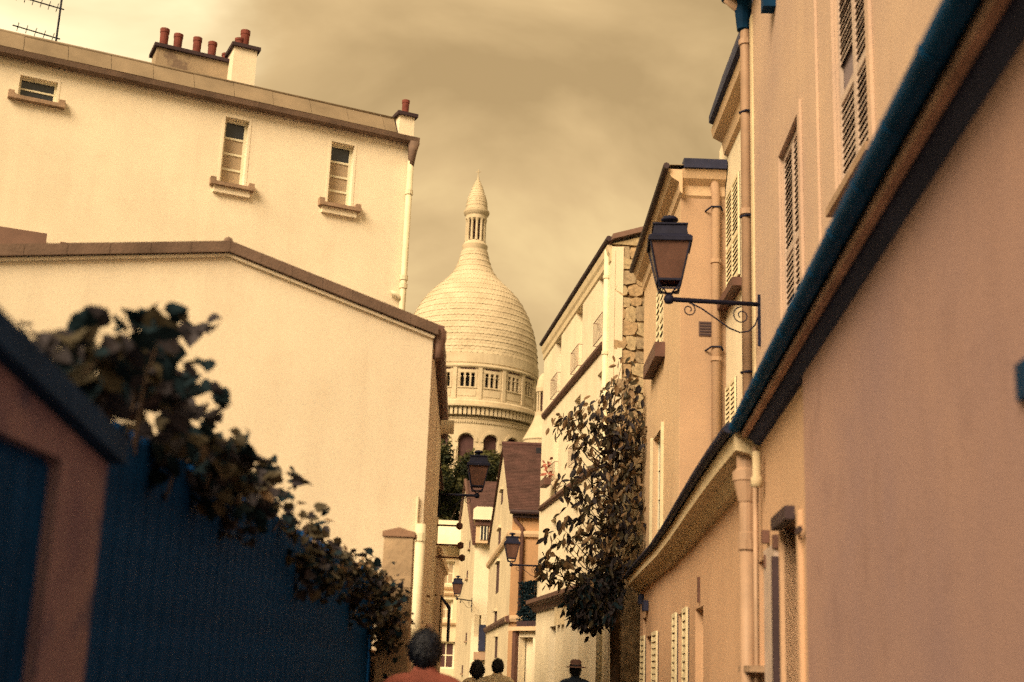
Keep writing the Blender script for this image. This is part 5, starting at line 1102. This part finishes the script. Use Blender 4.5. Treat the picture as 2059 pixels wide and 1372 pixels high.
for nme, mb in mass.items():
    if mb.v: part('foliage', mb, mats_[nme], tr_, stuff=True)
# --- trees in front of the church
def tree(x, y, h, rx, rz, zc, seed, label, n=9000):
    r = random.Random(seed); t = thing('leafy_tree', label, 'tree', (x, y, 0), group='trees below the church')
    m = MB(); m.tube([(x, y, 0), (x + 0.2, y, h * 0.35), (x, y, h * 0.7)], [0.45, 0.35, 0.12], 8); cl_ = []
    for k in range(26):
        d = V((r.gauss(0, 1), r.gauss(0, 1), r.gauss(0, 1))).normalized(); rr = r.uniform(0.45, 0.92)
        c = V((x + d.x * rx * rr, y + d.y * rx * rr, zc + d.z * rz * rr)); cl_.append((c, r.uniform(0.22, 0.4) * rx)); m.tube([(x, y, h * 0.45 + r.uniform(0, h * 0.2)), c], [0.12, 0.03], 5)
    part('trunk', m, BARK, t)
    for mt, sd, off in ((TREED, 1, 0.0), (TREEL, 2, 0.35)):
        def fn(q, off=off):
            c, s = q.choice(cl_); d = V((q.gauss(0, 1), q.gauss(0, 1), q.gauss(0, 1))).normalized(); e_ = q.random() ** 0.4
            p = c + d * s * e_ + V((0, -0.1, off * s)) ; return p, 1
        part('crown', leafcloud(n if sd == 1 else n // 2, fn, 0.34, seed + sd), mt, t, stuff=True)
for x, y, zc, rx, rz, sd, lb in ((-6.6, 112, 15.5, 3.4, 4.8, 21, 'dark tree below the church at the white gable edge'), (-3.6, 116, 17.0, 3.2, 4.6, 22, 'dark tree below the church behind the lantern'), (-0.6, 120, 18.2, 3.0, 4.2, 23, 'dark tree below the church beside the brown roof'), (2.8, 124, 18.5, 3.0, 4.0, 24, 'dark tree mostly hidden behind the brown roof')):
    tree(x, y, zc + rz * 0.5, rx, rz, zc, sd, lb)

# ================================================================== PEOPLE
def skinned(name, pts, edges, mt, parent, loc, yaw, s, root=0, sub=2, obj=None):
    me = bpy.data.meshes.new(name); cz, sz = math.cos(yaw), math.sin(yaw)
    me.from_pydata([((p[0] * cz - p[1] * sz) * s, (p[0] * sz + p[1] * cz) * s, p[2] * s) for p in pts], edges, []); me.materials.append(mt)
    o = bpy.data.objects.new(name, me); COL.objects.link(o)
    mo = o.modifiers.new('skin', 'SKIN'); mo.use_smooth_shade = True; mo.branch_smoothing = 0.6
    if not me.skin_vertices: bpy.context.view_layer.objects.active = o
    for i, p in enumerate(pts):
        r = p[3]; rr = r if isinstance(r, tuple) else (r, r); me.skin_vertices[0].data[i].radius = (rr[0] * s, rr[1] * s); me.skin_vertices[0].data[i].use_root = (i == root)
    ms = o.modifiers.new('sub', 'SUBSURF'); ms.levels = ms.render_levels = sub
    o.parent = parent; BASE[o.name] = V(loc); return o
def blob(name, c, r, mt, parent, loc, yaw, s, cut=None, seed=0, wob=0.05):
    bm = bmesh.new(); bmesh.ops.create_icosphere(bm, subdivisions=3, radius=1.0); rn = random.Random(seed)
    for v in bm.verts:
        w = 1 + wob * math.sin(7 * v.co.x + seed) * math.cos(6 * v.co.z + 2 * v.co.y) + rn.uniform(-wob, wob) * 0.4
        x, y, z = v.co.x * r[0] * w, v.co.y * r[1] * w, v.co.z * r[2] * w
        if cut: x, y, z = cut(x, y, z)
        x += c[0]; y += c[1]; z += c[2]; cz, sz = math.cos(yaw), math.sin(yaw); v.co = V(((x * cz - y * sz) * s, (x * sz + y * cz) * s, z * s))
    me = bpy.data.meshes.new(name); bm.to_mesh(me); bm.free(); me.materials.append(mt)
    for p in me.polygons: p.use_smooth = True
    if name == 'hair':                                         # locks lying over the hair mass
        rn = random.Random(seed + 5); st = MB(); vv = [v.co.copy() for v in me.vertices]; nn = [v.normal.copy() for v in me.vertices]
        for _ in range(900):
            i = rn.randrange(len(vv)); p, n = vv[i], nn[i]; dn_ = V((rn.gauss(0, .35), rn.gauss(0, .35), -1)); dn_ = (dn_ - n * dn_.dot(n)).normalized(); sd_ = n.cross(dn_) * 0.0035
            q1 = p + n * 0.003; q2 = p + dn_ * 0.028 + n * rn.uniform(0.002, 0.010); q3 = p + dn_ * rn.uniform(0.045, 0.065) + n * rn.uniform(-0.004, 0.014)
            st.add([q1 - sd_, q1 + sd_, q2 + sd_, q2 - sd_, q3], [(0, 1, 2, 3), (3, 2, 4)])
        bm = bmesh.new(); bm.from_mesh(me); sm_ = st.mesh('locks'); bm.from_mesh(sm_); bm.to_mesh(me); bm.free(); bpy.data.meshes.remove(sm_)
    o = bpy.data.objects.new(name, me); COL.objects.link(o); o.parent = parent; return o
def person(label, x, y, height, yaw, top, wide=1.0, hair='short', hat=False, long=False):
    s = height / 1.75; t = thing('person', label, 'person', (x, y, 0.13 if x > 1.0 else 0.0), group=None); loc = (x, y, 0); W = wide
    P = [(0, 0, 0.95, (.125, .10)), (0, 0.005, 1.10, (.125, .095)), (0, 0, 1.28, (.14, .10)), (0, -0.01, 1.40, (.10, .08)), (0, 0.0, 1.46, .06), (0, 0.01, 1.50, .058), (0, 0.02, 1.56, (.075, .085)), (0, 0.015, 1.63, (.078, .092)), (0, 0.01, 1.68, (.05, .06))]
    E_ = [(i, i + 1) for i in range(8)]
    for sx in (-1, 1):
        k = len(P); P += [(sx * 0.10 * W, 0, 1.405, .07), (sx * 0.185 * W, 0, 1.39, .062), (sx * 0.225 * W, -0.01, 1.12, .043), (sx * 0.235 * W, 0.07, 0.90, .03), (sx * 0.235 * W, 0.09, 0.82, (.02, .036))]
        E_ += [(3, k), (k, k + 1), (k + 1, k + 2), (k + 2, k + 3), (k + 3, k + 4)]
        for f, (dx, dy, dz) in enumerate(((0, 0.035, -0.085), (0, 0.012, -0.10), (0, -0.010, -0.095), (0, -0.030, -0.075), (-sx * 0.03, 0.055, -0.03))):
            b = len(P); hx, hy, hz = sx * 0.235 * W, 0.09, 0.82
            P += [(hx + dx * 0.5, hy + dy * 0.9, hz + dz * 0.45, .0095), (hx + dx, hy + dy, hz + dz * 0.8, .0085), (hx + dx - sx * 0.012, hy + dy, hz + dz * 1.05, .007)]; E_ += [(k + 4, b), (b, b + 1), (b + 1, b + 2)]
        k = len(P); P += [(sx * 0.09, 0, 0.88, .095), (sx * 0.10, 0.02 * sx, 0.50, .06), (sx * 0.10, -0.02 + 0.05 * sx, 0.10, .04), (sx * 0.105, 0.10 + 0.05 * sx, 0.035, .035)]; E_ += [(0, k), (k, k + 1), (k + 1, k + 2), (k + 2, k + 3)]
    b = len(P); P += [(0, 0.115, 1.575, .014)]; E_ += [(6, b)]                    # nose
    for sx in (-1, 1): b = len(P); P += [(sx * 0.085, 0.0, 1.58, (.012, .022))]; E_ += [(6, b)]
    skinned('body', P, E_, SKIN, t, loc, yaw, s)
    J = [(0, 0, 0.86, (.175, .135)), (0, 0.005, 1.05, (.165, .125)), (0, -0.005, 1.25, (.175, .13)), (0, -0.015, 1.39, (.13, .10)), (0, -0.005, 1.475, (.085, .075)), (0, 0.0, 1.515, (.072, .07))]; EJ = [(i, i + 1) for i in range(5)]
    for sx in (-1, 1):
        k = len(J); J += [(sx * 0.11 * W, -0.005, 1.405, .088), (sx * 0.195 * W, 0, 1.375, .083), (sx * 0.232 * W, -0.01, 1.12, .062), (sx * 0.24 * W, 0.06, 0.92, .05)]; EJ += [(3, k), (k, k + 1), (k + 1, k + 2), (k + 2, k + 3)]
    skinned('jacket' if top is not REDSH else 'shirt', J, EJ, top, t, loc, yaw, s)
    Q = [(0, 0, 0.95, (.15, .12)), (0, 0, 0.86, (.13, .115))]; EQ = [(0, 1)]
    for sx in (-1, 1): k = len(Q); Q += [(sx * 0.095, 0, 0.78, .10), (sx * 0.10, 0.02 * sx, 0.50, .078), (sx * 0.10, -0.02 + 0.05 * sx, 0.09, .065)]; EQ += [(1, k), (k, k + 1), (k + 1, k + 2)]
    skinned('trousers', Q, EQ, TROUS, t, loc, yaw, s)
    for sx in (-1, 1): skinned('shoe', [(sx * 0.10, -0.05 + 0.05 * sx, 0.045, .045), (sx * 0.105, 0.05 + 0.05 * sx, 0.04, .042), (sx * 0.11, 0.15 + 0.05 * sx, 0.035, .035)], [(0, 1), (1, 2)], SHOE, t, loc, yaw, s, sub=1)
    def hc_(x_, y_, z_):
        if y_ > 0.02 and z_ < 0.05: y_ = 0.02 + (y_ - 0.02) * 0.2
        if z_ < -0.03 and not long: f = 1 - 0.28 * min(1, (-0.03 - z_) / 0.1); x_ *= f
        return x_, y_, z_
    if hair == 'short': blob('hair', (0, 0.0, 1.605), (.104, .115, .13), HAIR, t, loc, yaw, s, hc_, 1, 0.03)
    elif hair == 'bob': blob('hair', (0, -0.01, 1.57), (.115, .12, .16), HAIR, t, loc, yaw, s, hc_, 2, 0.06)
    else: blob('hair', (0, 0.0, 1.60), (.088, .10, .115), HAIR, t, loc, yaw, s, hc_, 3, 0.03)
    if hat:
        m = MB(); m.lathe((0, 0), [(0.0, 1.7600), (0.06, 1.7550), (0.088, 1.7300), (0.095, 1.6550), (0.10, 1.6500), (0.165, 1.6400), (0.168, 1.6330), (0.095, 1.6350), (0.0, 1.6350)], 24); m.v = [v * s for v in m.v]
        me = m.mesh('hat', smooth=True); me.materials.append(HATM); o = bpy.data.objects.new('hat', me); COL.objects.link(o); o.parent = t; o.rotation_euler = (0.05, 0, 0); hb = MB(); hb.lathe((0, 0), [(0.0975, 1.6550), (0.0965, 1.6800)], 24); hb.v = [v * s for v in hb.v]; me = hb.mesh('hat_band'); me.materials.append(HAIR); o2_ = bpy.data.objects.new('hat_band', me); COL.objects.link(o2_); o2_.parent = o
    return t
person('person in a red shirt with thick dark hair seen from behind, nearest the camera', aty(855, 1300, 9.0).x, 9.0, 1.86, RAD(-3), REDSH, 1.12, 'short')
person('person with dark bobbed hair in a white jacket walking away', aty(960, 1340, 21).x, 21.0, 1.74, RAD(4), WHITESH, 0.92, 'bob')
person('person with short dark hair in a pale jacket beside the bob-haired walker', aty(1001, 1340, 21).x, 21.0, 1.79, RAD(-4), BEIGESH, 1.08, 'crop')
person('person in a navy coat and brown brimmed hat on the pavement', aty(1157, 1345, 20).x, 20.0, 1.64, RAD(2), NAVYCO, 1.08, 'crop', True)
